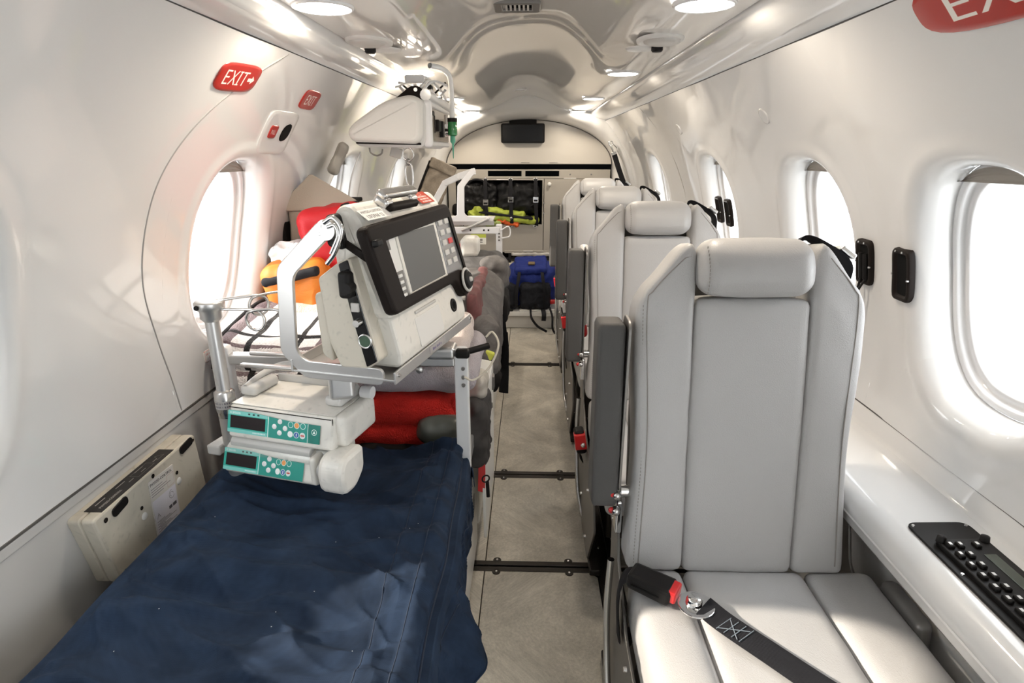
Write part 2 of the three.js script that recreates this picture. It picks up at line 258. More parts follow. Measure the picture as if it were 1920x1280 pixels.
// floor: dark base, light panels held by dark metal frames with screws
struct('floor', T(box(1.62, 0.03, ZF - ZB + 0.8, 0.002), 0, -0.0235, (ZF + ZB) / 2), M.darkMetal);
const floorG = new THREE.Group(); floorG.name = 'floor_covering'; floorG.userData.kind = 'structure'; scene.add(floorG);
const joints = [0.98, -0.87, -1.394, -1.898, -3.082, -4.24];
for (let i = 0; i < 5; i++) {
  const za = joints[i] - 0.012, zb = joints[i + 1] + 0.012, c = 0.028;
  const pan = (x0, x1) => { const s = shapeOf([[x0, -za], [x1 - c, -za], [x1, -za + c], [x1, -zb - c], [x1 - c, -zb], [x0, -zb]]); const g = ext(s, 0.008, 0.001); g.rotateX(-PI / 2); g.translate(0, -0.0085, 0); return g; };
  const rot = (g) => { g.scale(1, 1, 1); return g; };
  part('floor_panel', rot(pan(-0.118, 0.205)), M.floor, floorG);
  part('floor_panel', T(box(0.57, 0.0075, za - zb, 0.001), -0.406, -0.0045, (za + zb) / 2), M.floor, floorG);
  part('floor_panel', T(box(0.44, 0.0075, za - zb, 0.001), 0.47, -0.0045, (za + zb) / 2), M.floor, floorG);
}
{
  const fr = [], sc = [];
  for (const z of joints.slice(1, 5)) {
    for (const s of [1, -1]) { fr.push(T(box(0.62, 0.003, 0.018, 0.001), -0.09, 0.0005, z + s * 0.0125)); for (const x of [-0.085, 0.125]) { fr.push(T(cyl(0.012, 0.012, 0.003, 16), x, 0.0005, z + s * 0.024)); sc.push(T(bolt(0.0042, 0.003), x, 0.0025, z + s * 0.025)); } }
  }
  for (const g of fr) part('floor_frame', g, M.darkMetal, floorG); for (const g of sc) part('floor_screw', g, M.steel, floorG);
  const rail = [T(box(0.036, 0.004, 5, 0.001), 0.226, 0.001, -1.6), T(box(0.006, 0.012, 5, 0.002), 0.246, 0.004, -1.6), T(box(0.006, 0.012, 5, 0.002), 0.268, 0.004, -1.6), T(box(0.014, 0.003, 5, 0.001), 0.257, 0.0, -1.6), T(box(0.006, 0.012, 5, 0.002), 0.545, 0.004, -1.6), T(box(0.006, 0.012, 5, 0.002), 0.565, 0.004, -1.6)];
  const sr = []; for (let z = 0.6; z > -4; z -= 0.16) sr.push(T(bolt(0.004, 0.003), 0.221, 0.004, z));
  for (const g of rail) part('seat_rail', g, M.darkMetal, floorG); for (const g of sr) part('rail_screw', g, M.steel, floorG);
}
// outside: pale concrete apron under the aircraft
struct('floor_outside', T(box(120, 0.2, 120, 0.01), 0, -1.35, 0), std(lin(0.55, 0.55, 0.54), 0.9));

// ---------- ceiling fittings ----------
const glow = new THREE.MeshStandardMaterial({ color: 0xffffff, emissive: new THREE.Color(1, 0.97, 0.92), emissiveIntensity: 9, roughness: 0.4 });
const lightSpots = [];
for (let k = 0; k < 4; k++) for (const s of [-1, 1]) lightSpots.push([CX + s * 0.345 + (s < 0 ? -0.012 : -0.016) , 1.40, -1.17 - 0.945 * k, k, s]);
const rows = ['nearest', 'second', 'third', 'rearmost'];
for (const [x, y, z, k, s] of lightSpots) {
  const t = thing('ceiling_light', `round recessed ceiling light, ${rows[k]} of the ${s < 0 ? 'left row above the stretchers' : 'right row above the seats'}`, 'ceiling light', [x, y, z], 0, 'round lights along the ceiling');
  part('lamp_ring', lathe([[0.050, -0.003], [0.051, -0.0045], [0.054, -0.0035], [0.056, -0.001], [0.056, 0.004]], 40), M.frameWhite, t);
  part('lamp_lens', lathe([[0.0005, -0.0065], [0.03, -0.0060], [0.045, -0.0045], [0.0505, -0.002]], 40), glow, t);
  const l = new THREE.RectAreaLight(0xffeed6, 58, 0.075, 0.075); l.position.set(0, -0.010, 0); l.rotation.x = -PI / 2; t.add(l);
}
for (const s of [-1, 1]) {
  const t = thing('reading_light', s < 0 ? 'oval reading light and air nozzle unit on left ceiling panel' : 'oval reading light and air nozzle unit on right ceiling panel', 'reading light', [s < 0 ? -0.385 : 0.305, 1.40, -1.52]);
  part('base_plate', lathe([[0.0005, -0.004], [0.045, -0.005], [0.053, -0.003], [0.055, 0.003]], 36).scale(1, 1, 1.5), M.white, t);
  part('lens', T(lathe([[0.0005, -0.010], [0.03, -0.010], [0.041, -0.006], [0.043, 0]], 36), 0, -0.003, 0.022), M.greyPaint, t);
  part('knob', T(lathe([[0.0005, -0.012], [0.011, -0.012], [0.014, -0.008], [0.014, 0]], 24), s < 0 ? -0.012 : 0.004, -0.006, -0.05), M.black, t);
  part('flap', T(lathe([[0.0005, -0.006], [0.034, -0.005], [0.038, 0]], 32), s < 0 ? 0.02 : -0.03, -0.003, -0.085), M.white, t);
}
{
  const t = thing('air_vent', 'dark grey slotted air vent in the middle of the ceiling vault', 'air vent', [-0.034, 1.5, -1.615]);
  part('bezel', ext([[-0.058, -0.05], [0.058, -0.05], [0.058, 0.05], [-0.058, 0.05]], 0.01, 0.003, 0.012, [[[-0.036, -0.032], [0.036, -0.032], [0.036, 0.032], [-0.036, 0.032]]]).rotateX(PI / 2).translate(0, -0.002, 0), M.greyMetal, t);
  part('void', T(box(0.078, 0.004, 0.068), 0, -0.002, 0), M.void, t);
  for (let i = 0; i < 6; i++) part('slat', T(box(0.005, 0.008, 0.06, 0.001), -0.027 + i * 0.0108, -0.007, 0), M.greyPaint, t);
}
{
  const t = thing('ceiling_sensor', 'small white rounded indicator fitting at the rear of the ceiling vault', 'indicator', [-0.058, 1.498, -3.62]);
  part('housing', T(soft(0.075, 0.012, 0.035, { amp: 0 }), 0, -0.004, 0), M.frameWhite, t); part('lens', T(box(0.055, 0.004, 0.018, 0.002), 0, -0.011, 0), M.greyPaint, t);
}
// ---------- signs on the walls ----------
function wallDecal(s, t0, z0, w, h, mat, name, parent, rise = 0, rad = 0.35, thick = 0.0026) {   // thin curved plate glued to the wall
  const pts = []; const n = 44;
  const g = grid((u, v) => {
    const a = u * PI * 2, c = Math.abs(cos(a)), q = Math.abs(sin(a)), e = 2 + (1 - rad) * 5, r = Math.pow(c ** e + q ** e, -1 / e) * Math.min(1, v);
    const X = r * cos(a), Y = r * sin(a), zz = X * w / 2, tt = Y * h / 2 + rise * zz;
    const d = v > 1 ? 0.001 : -thick; const p = wallPt(s, t0 + tt / 0.85, z0 - (s > 0 ? -1 : 1) * zz, d); return [...p, 0.5 + X / 2, 0.5 + Y / 2];
  }, n, 7, 0, 1, 0.0001, 1.166, s > 0);
  return part(name, g, mat, parent);
}
const signTex = (txt, arrow, bg = '#b3261c', small = 0) => canvasTex(512, 256, (x, w, h) => {
  x.fillStyle = bg; x.fillRect(0, 0, w, h); x.fillStyle = '#f4efe8'; x.font = `${small ? 118 : 182}px sans-serif`; x.textAlign = 'center'; x.textBaseline = 'middle'; const cx = arrow ? w * 0.42 : w / 2; x.save(); x.translate(cx, h / 2 + 4); x.scale(small ? 1.05 : 0.86, 1); x.fillText(txt, 0, 0); x.restore();
  if (arrow) { x.save(); x.translate(w * 0.82, h / 2 + 8); x.scale(arrow, 1); x.beginPath(); x.moveTo(-44, -16); x.lineTo(4, -16); x.lineTo(4, -40); x.lineTo(46, 0); x.lineTo(4, 40); x.lineTo(4, 16); x.lineTo(-44, 16); x.fill(); x.restore(); }
});
const signMat = (t) => phys(0xffffff, 0.3, { map: t, clearcoat: 0.6, clearcoatRoughness: 0.1 });
function sign(name, label, s, t0, z0, w, h, tex, rise, rad) { const o = thing(name, label, 'sign'); wallDecal(s, t0, z0, w, h, signMat(tex), 'plate', o, rise, rad); return o; }
const tS = tOf;
sign('exit_sign', 'red EXIT sign with a white arrow, on the left wall ahead of the hatch seam', -1, tS(1.284), -1.165, 0.15, 0.062, signTex('EXIT', 1), 0.06, 0.55);
sign('exit_sign', 'small red EXIT sign without arrow on the left hatch panel', -1, tS(1.275), -1.555, 0.105, 0.056, signTex('EXIT', 0), 0.0, 0.5);
sign('exit_sign', 'large red EXIT sign with a white arrow at the top of the right wall', 1, tS(1.322), -0.70, 0.36, 0.085, signTex('EXIT', 0.8), 0.0, 0.75);
{
  const o = thing('pull_hatch', 'white release flap with a red PULL label and black finger slot', 'release flap');
  wallDecal(-1, tS(1.195), -1.465, 0.17, 0.115, M.shell, 'flap', o, 0, 0.12, 0.003);
  const l = wallDecal(-1, tS(1.197), -1.432, 0.042, 0.034, signMat(signTex('PULL', 0, '#b3261c', 1)), 'pull_label', o, 0, 0.3, 0.0045); l.userData.label = 'red label reading PULL';
  wallDecal(-1, tS(1.197), -1.505, 0.048, 0.046, M.void, 'finger_slot', o, 0.2, 0.9, 0.0045);
}
{
  const o = thing('placard', 'small white placard with faint red text low on the left wall', 'placard');
  wallDecal(-1, tS(0.70), -1.27, 0.085, 0.030, signMat(canvasTex(512, 160, (x, w, h) => { x.fillStyle = '#e9e5e1'; x.fillRect(0, 0, w, h); x.strokeStyle = '#c98880'; x.lineWidth = 6; x.strokeRect(14, 12, w - 28, h - 24); x.fillStyle = '#cf938b'; for (let i = 0; i < 22; i++) x.fillRect(44 + i * 19, 44, i % 5 === 3 ? 5 : 13, 24); for (let i = 0; i < 15; i++) x.fillRect(110 + i * 19, 92, i % 4 === 2 ? 5 : 13, 24); })), 'plate', o, 0, 0.2);
}
// ---------- rear bulkhead, its cabinet and what is stowed there ----------
{
  const pts = [[-0.592, 1.068], [0.582, 1.068]]; for (let i = 1; i < 40; i++) { const a = i / 40 * PI; pts.push([-0.005 + 0.587 * cos(a), 1.058 + 0.305 * Math.max(0.034, sin(a))]); }
  const w = struct('wall_back', ext(shapeOf(pts), 0.02, 0.003).translate(0, 0, ZB - 0.02), M.bulk);
  struct('trim_11', T(box(1.3, 1.5, 0.02, 0.002), 0, 0.72, ZB - 0.36), M.void);
  struct('trim_12', [T(box(0.02, 1.45, 0.36, 0.002), -0.62, 0.7, ZB - 0.19), T(box(0.02, 1.45, 0.36, 0.002), 0.61, 0.7, ZB - 0.19), T(box(1.3, 0.02, 0.36, 0.002), 0, 1.42, ZB - 0.19)], M.void);
  for (const x of [-0.03, 0.17]) part('latch_slot', T(box(0.06, 0.0035, 0.003, 0.001), x, 1.078, ZB + 0.001), M.greyMetal, w);
}
{
  const t = thing('storage_cabinet', 'grey cabinet face across the rear bulkhead with slots and an open net bay', 'cabinet', [0, 0, ZB]);
  const body = shapeOf([[-0.585, 0.44], [0.105, 0.44], [0.105, 1.032], [-0.585, 1.032]]);
  part('front_panel', ext([[-0.585, 0.97], [0.575, 0.97], [0.575, 1.032], [-0.585, 1.032]], 0.018, 0.002, 0, [[[-0.297, 0.985], [-0.056, 0.985], [-0.056, 1.022], [-0.297, 1.022]], [[-0.029, 0.985], [0.212, 0.985], [0.212, 1.022], [-0.029, 1.022]]]), M.taupe, t);
  part('front_panel', ext([[-0.585, 0.442], [0.104, 0.442], [0.104, 0.968], [-0.585, 0.968]], 0.018, 0.002, 0, [[[-0.53, 0.645], [0.094, 0.645], [0.094, 0.958], [-0.53, 0.958]]]), M.taupe, t);
  part('door', ext([[0.108, 0.442], [0.575, 0.442], [0.575, 0.967], [0.108, 0.967]], 0.020, 0.002), M.taupe, t);
  part('bay_lining', [T(box(0.66, 0.34, 0.01), -0.218, 0.80, -0.17), T(box(0.64, 0.01, 0.16), -0.218, 0.642, -0.085), T(box(0.64, 0.01, 0.16), -0.218, 0.962, -0.085)], M.void, t);
  part('kick_plate', T(box(0.40, 0.02, 0.02), 0.02, 0.445, 0.012), M.taupe, t);
  const k = part('knob', T(lathe([[0.0005, 0.022], [0.010, 0.021], [0.014, 0.014], [0.010, 0.006], [0.012, 0]], 20).rotateX(PI / 2), 0.144, 0.932, 0.02), M.white, t);
  for (const g of [[-0.46, 0.995], [0.29, 1.0], [0.44, 1.0], [0.108, 0.80], [0.108, 0.73]].map(([x, y]) => T(bolt(0.006, 0.004).rotateX(PI / 2), x, y, 0.021))) part('screw', g, M.steel, t);
  part('label_strip', T(box(0.09, 0.006, 0.002, 0.001), 0.29, 0.972, 0.02), M.white, t); part('label_strip', T(box(0.09, 0.006, 0.002, 0.001), -0.19, 0.962, 0.02), M.white, t);
  part('label_strip', T(box(0.07, 0.006, 0.002, 0.001), -0.005, 0.452, 0.024), M.white, t);
}
{
  const t = thing('display_screen', 'black rounded display screen hung high on the rear bulkhead', 'screen', [-0.048, 1.274, ZB + 0.03]);
  part('housing', ext([[-0.152, -0.065], [0.152, -0.065], [0.152, 0.065], [-0.152, 0.065]], 0.03, 0.004, 0.016).translate(0, 0, -0.015), M.blackMatte, t);
  part('screen_glass', ext([[-0.142, -0.056], [0.142, -0.056], [0.142, 0.056], [-0.142, 0.056]], 0.003, 0.001, 0.012).translate(0, 0, 0.0142), M.blackGloss, t);
  part('mount', T(box(0.19, 0.05, 0.02, 0.006), 0, 0.078, -0.01), M.blackMatte, t);
}
// bags in the net bay
const plasticBlack = phys(lin(0.008, 0.008, 0.009), 0.28, { specularIntensity: 0.3, clearcoat: 0.25, clearcoatRoughness: 0.25, bumpMap: fleeceBump, bumpScale: 0.003 });
const hiVis = std(lin(0.42, 0.50, 0.06), 0.6, 0, { bumpMap: weaveBump, bumpScale: 0.0004 }), hiOrange = std(lin(0.80, 0.13, 0.02), 0.6);
{
  const b1 = thing('duffel_bag', 'shiny black plastic duffel bag at left in the rear bay, creased', 'bag', [-0.37, 0.83, ZB - 0.06]);
  part('body', soft(0.30, 0.24, 0.16, { amp: 0.016, f: 16, s: 3, n: 40 }), plasticBlack, b1); part('handle', tube([[-0.09, 0.09, 0.06], [-0.03, 0.13, 0.085], [0.05, 0.12, 0.085], [0.1, 0.07, 0.07]], 0.007), M.webbing, b1);
  const b2 = thing('duffel_bag', 'black fabric duffel bag filling right upper part of the rear bay', 'bag', [-0.08, 0.835, ZB - 0.06]);
  part('body', soft(0.34, 0.23, 0.17, { amp: 0.014, f: 12, s: 8, n: 40 }), plasticBlack, b2); part('side_handle', tube([[0.09, -0.06, 0.08], [0.13, -0.03, 0.1], [0.15, 0.02, 0.085]], 0.006), M.webbing, b2);
  const j = thing('safety_jacket', 'folded lime-yellow safety jacket below the black bags in the bay', 'jacket', [-0.20, 0.695, ZB - 0.03]);
  part('upper_fold', T(soft(0.30, 0.05, 0.14, { amp: 0.012, f: 18, s: 2, n: 34 }), 0.02, 0.035, 0, 0, 0, -0.13), hiVis, j);
  part('lower_fold', T(soft(0.42, 0.05, 0.15, { amp: 0.012, f: 15, s: 5, n: 40 }), 0.06, -0.005, 0.005, 0, 0, -0.1), hiVis, j);
  part('sleeve', T(soft(0.11, 0.07, 0.12, { amp: 0.014, f: 20, s: 9 }), -0.19, 0.035, 0.02, 0, 0, 0.5), hiVis, j);
  part('dark_band', T(soft(0.40, 0.02, 0.15, { amp: 0.004, s: 4 }), 0.03, 0.018, 0.012, 0, 0, -0.12), M.webbing, j, 'dark band across the jacket');
  part('press_stud', T(lathe([[0.0005, 0.004], [0.008, 0.003], [0.01, 0]], 16).rotateX(PI / 2), 0.07, 0.0, 0.086), M.steel, j);
  const o = thing('orange_cloth', 'crumpled bright orange cloth at the bottom of the rear bay', 'cloth', [-0.15, 0.668, ZB + 0.0]);
  part('folds', T(soft(0.17, 0.045, 0.09, { amp: 0.014, f: 24, s: 7, n: 34 }), 0, 0, 0, 0, 0, -0.25), hiOrange, o);
  const g = thing('vest', 'pale green vest corner poking out under the orange cloth', 'vest', [-0.255, 0.655, ZB + 0.02]);
  part('folds', T(soft(0.11, 0.03, 0.08, { amp: 0.01, f: 24, s: 11 }), 0, 0, 0, 0, 0, 0.15), std(lin(0.33, 0.40, 0.12), 0.7), g);
  const k = thing('black_pouch', 'small black pouch bulging out past the left edge of the bay', 'pouch', [-0.525, 0.75, ZB + 0.01]);
  part('body', soft(0.07, 0.085, 0.06, { amp: 0.008, s: 4 }), M.blackMatte, k);
}
const strapX = ['leftmost', 'second', 'third', 'rightmost'];
[-0.50, -0.315, -0.135, 0.045].forEach((x, i) => {
  const t = thing('cargo_strap', `black cargo strap over the rear bay, ${strapX[i]} of the four`, 'strap', [x, 0.80, ZB + 0.0], 0, 'cargo straps over the rear bay');
  part('webbing', strap([[0, 0.165, 0.03], [0, 0.14, 0.042], [0.002, 0.02, 0.052], [0.006, -0.06, 0.055], [0.01, -0.14, 0.045], [0.01, -0.165, 0.026]], 0.027, 0.003), M.webbing, t);
  for (const y of [0.160, -0.163]) part('anchor_ring', [T(tor(0.013, 0.004, 20, 8, PI), 0, y, 0.026, 0, 0, y > 0 ? 0 : PI), T(box(0.034, 0.006, 0.008, 0.002), 0, y + (y > 0 ? -0.002 : 0.002), 0.028)], M.chrome, t);
  if (i) { const b = part('buckle', ext([[-0.019, -0.02], [0.019, -0.02], [0.019, 0.02], [-0.019, 0.02]], 0.006, 0.0015, 0.004, [[[-0.013, -0.012], [0.013, -0.012], [0.013, 0.0], [-0.013, 0.0]]]).translate(0.002, i === 1 ? 0.005 : 0.025, 0.052), i === 1 ? M.steel : M.chrome, t); }
});
// low compartment, step box and backpack in the aisle end
{
  const t = thing('step_box', 'low white step box with lid across the aisle end', 'step box', [0.036, 0, -4.0]);
  part('body', T(box(0.39, 0.085, 0.42, 0.006), 0, 0.0435, 0), M.greyPaint, t);
  part('lid', T(box(0.41, 0.034, 0.45, 0.006), 0, 0.105, 0), M.white, t);
  part('lid_plate', T(box(0.25, 0.012, 0.03, 0.004), 0.03, 0.128, 0.2), M.white, t);
  part('latch', T(box(0.05, 0.014, 0.03, 0.004), -0.165, 0.122, 0.205), M.black, t);
}
{
  const t = thing('shelf_strap', 'black webbing strap across the dark low locker behind the backpack', 'strap', [0.02, 0.40, ZB + 0.04]);
  part('webbing', T(box(0.44, 0.016, 0.004, 0.001), 0, 0, 0), M.webbing, t); part('upright_strap', T(box(0.02, 0.12, 0.004, 0.001), -0.16, -0.02, 0.004), M.webbing, t);
  const w = thing('folded_sheet', 'folded off-white sheets on the low locker floor behind the backpack', 'linen', [0.04, 0.355, ZB - 0.02]);
  part('sheet', T(soft(0.40, 0.028, 0.16, { amp: 0.004, s: 2 }), 0, 0, 0), M.cream, w); part('sheet', T(soft(0.36, 0.03, 0.15, { amp: 0.008, s: 5 }), 0.01, 0.072, -0.03), M.greyPaint, w);
  const lo = thing('locker_base', 'dark low locker under the rear cabinet', 'locker', [0.02, 0.0, ZB - 0.02]);
  part('locker_box', T(box(0.5, 0.33, 0.2, 0.004), 0, 0.168, 0), M.blackMatte, lo);
}
const blueNylon = dark(lin(0.018, 0.032, 0.19), 0.55, 0, { bumpMap: fleeceBump, bumpScale: 0.002 }), blackNylon = dark(lin(0.016, 0.017, 0.022), 0.6, 0, { bumpMap: fleeceBump, bumpScale: 0.002 });
{
  const t = thing('backpack', 'royal blue and black backpack lying on the step box in the aisle', 'backpack', [0.015, 0.122, -3.92]);
  part('main_compartment', T(soft(0.36, 0.30, 0.26, { amp: 0.014, f: 10, s: 3, n: 40, r: 0.10 }), 0.01, 0.155, -0.03), blueNylon, t);
  part('front_pocket', T(soft(0.21, 0.19, 0.10, { amp: 0.01, f: 14, s: 6, n: 34, r: 0.045 }), 0.03, 0.10, 0.10), blackNylon, t);
  part('side_pocket', T(soft(0.10, 0.17, 0.16, { amp: 0.01, f: 14, s: 9 }), -0.135, 0.10, 0.06), blackNylon, t);
  part('top_flap', T(soft(0.22, 0.045, 0.22, { amp: 0.008, f: 14, s: 2 }), 0.0, 0.292, 0.0, 0.25, 0, 0.05), blueNylon, t);
  part('badge', T(box(0.045, 0.012, 0.03, 0.004), 0.005, 0.312, 0.045, 0.4), std(lin(0.16, 0.11, 0.05), 0.6), t, 'brown leather badge');
  for (const [x, q] of [[-0.075, -0.02], [0.075, 0.02]]) part('compression_strap', strap([[x, 0.285, 0.07], [x + q * 0.2, 0.24, 0.135], [x + q, 0.13, 0.165], [x + q, 0.03, 0.15]], 0.022, 0.003), M.webbing, t);
  part('loose_strap', strap([[0.0, 0.02, 0.14], [0.01, -0.02, 0.245], [0.05, -0.07, 0.255], [0.11, -0.105, 0.26]], 0.016, 0.003, [0.8, 0.6, 0]), M.webbing, t);
  part('loose_strap', strap([[0.13, 0.03, 0.14], [0.145, -0.01, 0.245], [0.15, -0.09, 0.25], [0.175, -0.13, 0.258]], 0.014, 0.003), M.webbing, t);
  part('loose_strap', strap([[0.085, 0.02, 0.15], [0.09, 0.0, 0.24], [0.088, -0.035, 0.245]], 0.03, 0.003), M.webbing, t);
  part('red_tab', T(soft(0.05, 0.03, 0.04, { amp: 0.006 }), 0.155, 0.06, 0.09), M.red, t, 'red pull tab');
}
// harness strap on the right aft ring, tan pouch on the left
{
  const t = thing('tie_down_strap', 'black tie-down strap with chrome hook on the right aft wall', 'strap', [0, 0, -4.06]);
  part('webbing', strap([[0.565, 1.135, 0.0], [0.60, 1.04, 0.01], [0.64, 0.94, 0.02], [0.67, 0.86, 0.03]], 0.034, 0.006, [0.94, 0.34, 0]), M.webbing, t);
  part('hook', [tube([[0.563, 1.14, 0], [0.552, 1.165, 0.004], [0.54, 1.185, 0.004], [0.53, 1.205, 0]], 0.007), T(tor(0.014, 0.004), 0.538, 1.205, 0.003), T(box(0.035, 0.02, 0.012, 0.003), 0.562, 1.142, 0.003, 0, 0, 0.35), tube([[0.575, 1.15, -0.005], [0.585, 1.17, -0.01], [0.57, 1.19, -0.01], [0.55, 1.205, -0.006]], 0.005)], M.chrome, t);
  part('thin_cord', tube([[0.585, 1.16, -0.01], [0.63, 1.08, -0.005], [0.665, 0.99, 0.0], [0.70, 0.9, 0.01]], 0.003), M.greyPaint, t);
}
const tanCloth = std(lin(0.40, 0.335, 0.265), 0.7, 0, { map: clothNoise, bumpMap: weaveBump, bumpScale: 0.0005 });
{
  const t = thing('wall_pouch', 'tan fabric pouch with top flap hung on the left aft wall', 'pouch', [-0.60, 0.93, -3.72]); t.rotation.set(0, 0.25, -0.42);
  part('body', soft(0.15, 0.30, 0.06, { amp: 0.012, f: 12, s: 4, n: 30 }), tanCloth, t);
  part('flap', T(soft(0.165, 0.06, 0.085, { amp: 0.004, s: 2, r: 0.012 }), 0.0, 0.145, 0.012), tanCloth, t);
  part('edge_binding', T(box(0.012, 0.30, 0.05, 0.004), -0.082, 0, -0.005), M.blackMatte, t);
}
// ---------- passenger seats along the right side ----------
const SX = 0.39, TILT = -0.17, SEATY = 0.42;
const lean = (g) => g.rotateX(TILT).translate(0, SEATY, 0);   // backrest coordinates: x, height along the back, forward
const wrinkle = (g, amp, s) => { const q = mergeVertices((() => { const a = g.index ? g.toNonIndexed() : g; a.deleteAttribute('normal'); a.deleteAttribute('uv'); return a; })(), 1e-5), p = q.attributes.position; for (let i = 0; i < p.count; i++) { const x = p.getX(i), y = p.getY(i), z = p.getZ(i); p.setZ(i, z + amp * noise(x * 9 + s, y * 7, z * 9)); } q.computeVertexNormals(); return triUV(q); };
function pad(w, h, d, r, o = {}) { return soft(w, h, d, { r, amp: o.amp ?? 0.0012, f: 9, s: o.s ?? 1, n: o.n ?? 26, puff: o.puff ?? 0.004, warp: o.warp }); }
function makeSeat(label) {
  const t = thing('passenger_seat', label, 'seat', [SX, 0, 0]);
  const cush = (x0, x1, s) => T(pad(x1 - x0 - 0.002, 0.11, 0.47, 0.018, { s, puff: 0.005, n: 30 }), (x0 + x1) / 2, SEATY - 0.055, 0.215);
  part('cushion_side_panel', cush(-0.2, -0.102, 1), M.leather, t); part('cushion_center_panel', cush(-0.102, 0.118, 2), M.leather, t); part('cushion_side_panel', cush(0.118, 0.243, 3), M.leather, t);
  const bol = (inner, outer, sd) => lean(soft(0.1, 0.59, 0.082, { r: 0.016, amp: 0.0010, f: 9, s: sd, n: 54, warp: (q) => {
    const u = clamp(q.x / 0.1 + 0.5, 0, 1), v = clamp(q.y / 0.59 + 0.5, 0, 1), k = inner < outer ? u : 1 - u;   // k: 0 at the inner edge, 1 at the outer
    const o = outer + Math.sign(outer) * (-0.010 * sin(clamp(v / 0.86, 0, 1) * PI) ** 2 - 0.004 * smooth(0.93, 1, v));
    const top = 0.596 - 0.076 * smooth(0.08, 0.95, k) - 0.020 * Math.max(0, k - 0.82) / 0.18 - 0.010 * smooth(0.12, 0, k);
    q.x = lerp(inner, o, k); q.y = v * top; q.z = q.z - 0.041 + 0.004 * sin(PI * k) * sin(PI * v);
  } }));
  part('side_bolster', bol(-0.1035, -0.206, 1), M.leather, t); part('side_bolster', bol(0.0925, 0.186, 2), M.leather, t);
  part('back_panel', lean(T(pad(0.196, 0.50, 0.08, 0.012, { s: 4, puff: 0.006, n: 36 }), -0.0055, 0.250, -0.043)), M.leather, t);
  part('headrest', lean(T(pad(0.184, 0.092, 0.072, 0.027, { s: 6, puff: 0.004, n: 40, warp: (q) => { q.z -= 0.016 * smooth(-0.01, 0.056, q.y); } }), -0.0105, 0.554, -0.002)), M.leather, t);
  part('back_shell', lean(ext([[-0.195, 0.0], [-0.195, 0.50], [-0.12, 0.575], [0.10, 0.575], [0.175, 0.50], [0.18, 0.0]], 0.02, 0.004, 0.02).translate(0, 0, -0.104)), M.leatherDark, t);
  // seams: piping round the left bolster and the headrest, stitches along the outer edge
  const pipe = (pts, r = 0.0011) => lean(tube(pts, r, false, pts.length * 10, 6));
  part('seam', pipe([[-0.186, 0.016, 0.0012], [-0.179, 0.25, 0.0034], [-0.187, 0.480, 0.0008], [-0.176, 0.516, 0.0008], [-0.130, 0.566, 0.0006], [-0.117, 0.572, -0.0008]]), M.thread, t);
  part('seam', pipe([[0.167, 0.02, 0.0012], [0.159, 0.25, 0.0034], [0.167, 0.48, 0.0008], [0.155, 0.522, 0.0008], [0.115, 0.570, -0.0002]]), M.thread, t);
  { const st = []; for (let i = 0; i < 74; i++) { const v = 0.02 + i * 0.0064; st.push(T(box(0.0014, 0.0038, 0.0012, 0.0003, 1), -0.193 + 0.0075 * sin(clamp(v / 0.507, 0, 1) * PI) ** 2 - 0.001, v, -0.0005)); } const m = part('stitching', lean(merge(st)), M.thread, t); m.userData.kind = 'stuff'; }
  { const st = []; for (let i = 0; i < 13; i++) st.push(T(box(0.0014, 0.0045, 0.0014, 0.0003, 1), -0.094, 0.512 + i * 0.0062, 0.0325 - 0.016 * smooth(0.536, 0.6, 0.502 + i * 0.0068) - 0.006 * (Math.abs(i - 6) / 6) ** 4)); const m = part('stitching', lean(merge(st)), M.thread, t); m.userData.kind = 'stuff'; }
  // frame under the seat
  part('seat_base', [T(box(0.36, 0.19, 0.30, 0.008), 0.015, 0.195, 0.10), T(box(0.40, 0.03, 0.46, 0.006), 0.02, 0.295, 0.20)], M.darkMetal, t);
  for (const s of [-1, 1]) part('side_plate', T(ext([[-0.16, 0.50], [-0.095, 0.50], [-0.06, 0.40], [0.06, 0.33], [0.30, 0.30], [0.36, 0.2], [0.24, 0.02], [0.02, 0.02], [-0.10, 0.06]], 0.006, 0.0015, 0.015).rotateY(-PI / 2), s < 0 ? -0.207 : 0.235, 0, 0), M.greyMetal, t);
  part('leg', [T(box(0.03, 0.02, 0.5, 0.004), -0.195, 0.022, 0.05), rod([-0.195, 0.02, -0.14], [-0.195, 0.30, 0.02], 0.011)], M.darkMetal, t);
  part('leg', [T(box(0.03, 0.02, 0.5, 0.004), 0.17, 0.022, 0.05), rod([0.17, 0.02, -0.14], [0.17, 0.30, 0.02], 0.011)], M.darkMetal, t);
  part('support_tube', tube([[-0.225, 0.40, -0.06], [-0.228, 0.30, -0.055], [-0.226, 0.20, -0.04], [-0.222, 0.10, 0.0], [-0.21, 0.035, 0.05]], 0.007), M.steel, t);
  for (const [y, z] of [[0.46, -0.11], [0.30, 0.1], [0.12, 0.05], [0.07, 0.2], [0.24, 0.22]]) part('bolt', T(bolt(0.006, 0.006).rotateZ(PI / 2), -0.217, y, z), M.steel, t);
  // upright folded armrest on the aisle side, with its plate and hinge
  const arm = part('armrest', T(soft(0.048, 0.345, 0.072, { r: 0.009, amp: 0, n: 30 }), 0, 0, 0, -0.06, 0, 0), M.leatherDark, t); arm.position.set(-0.247, 0.70, -0.085);
  part('armrest_plate', T(ext([[-0.026, -0.20], [0.03, -0.20], [0.034, 0.168], [0.02, 0.18], [-0.02, 0.18], [-0.03, 0.165]], 0.005, 0.001, 0.008).rotateY(-PI / 2), 0.031, 0, 0), M.greyMetal, arm);
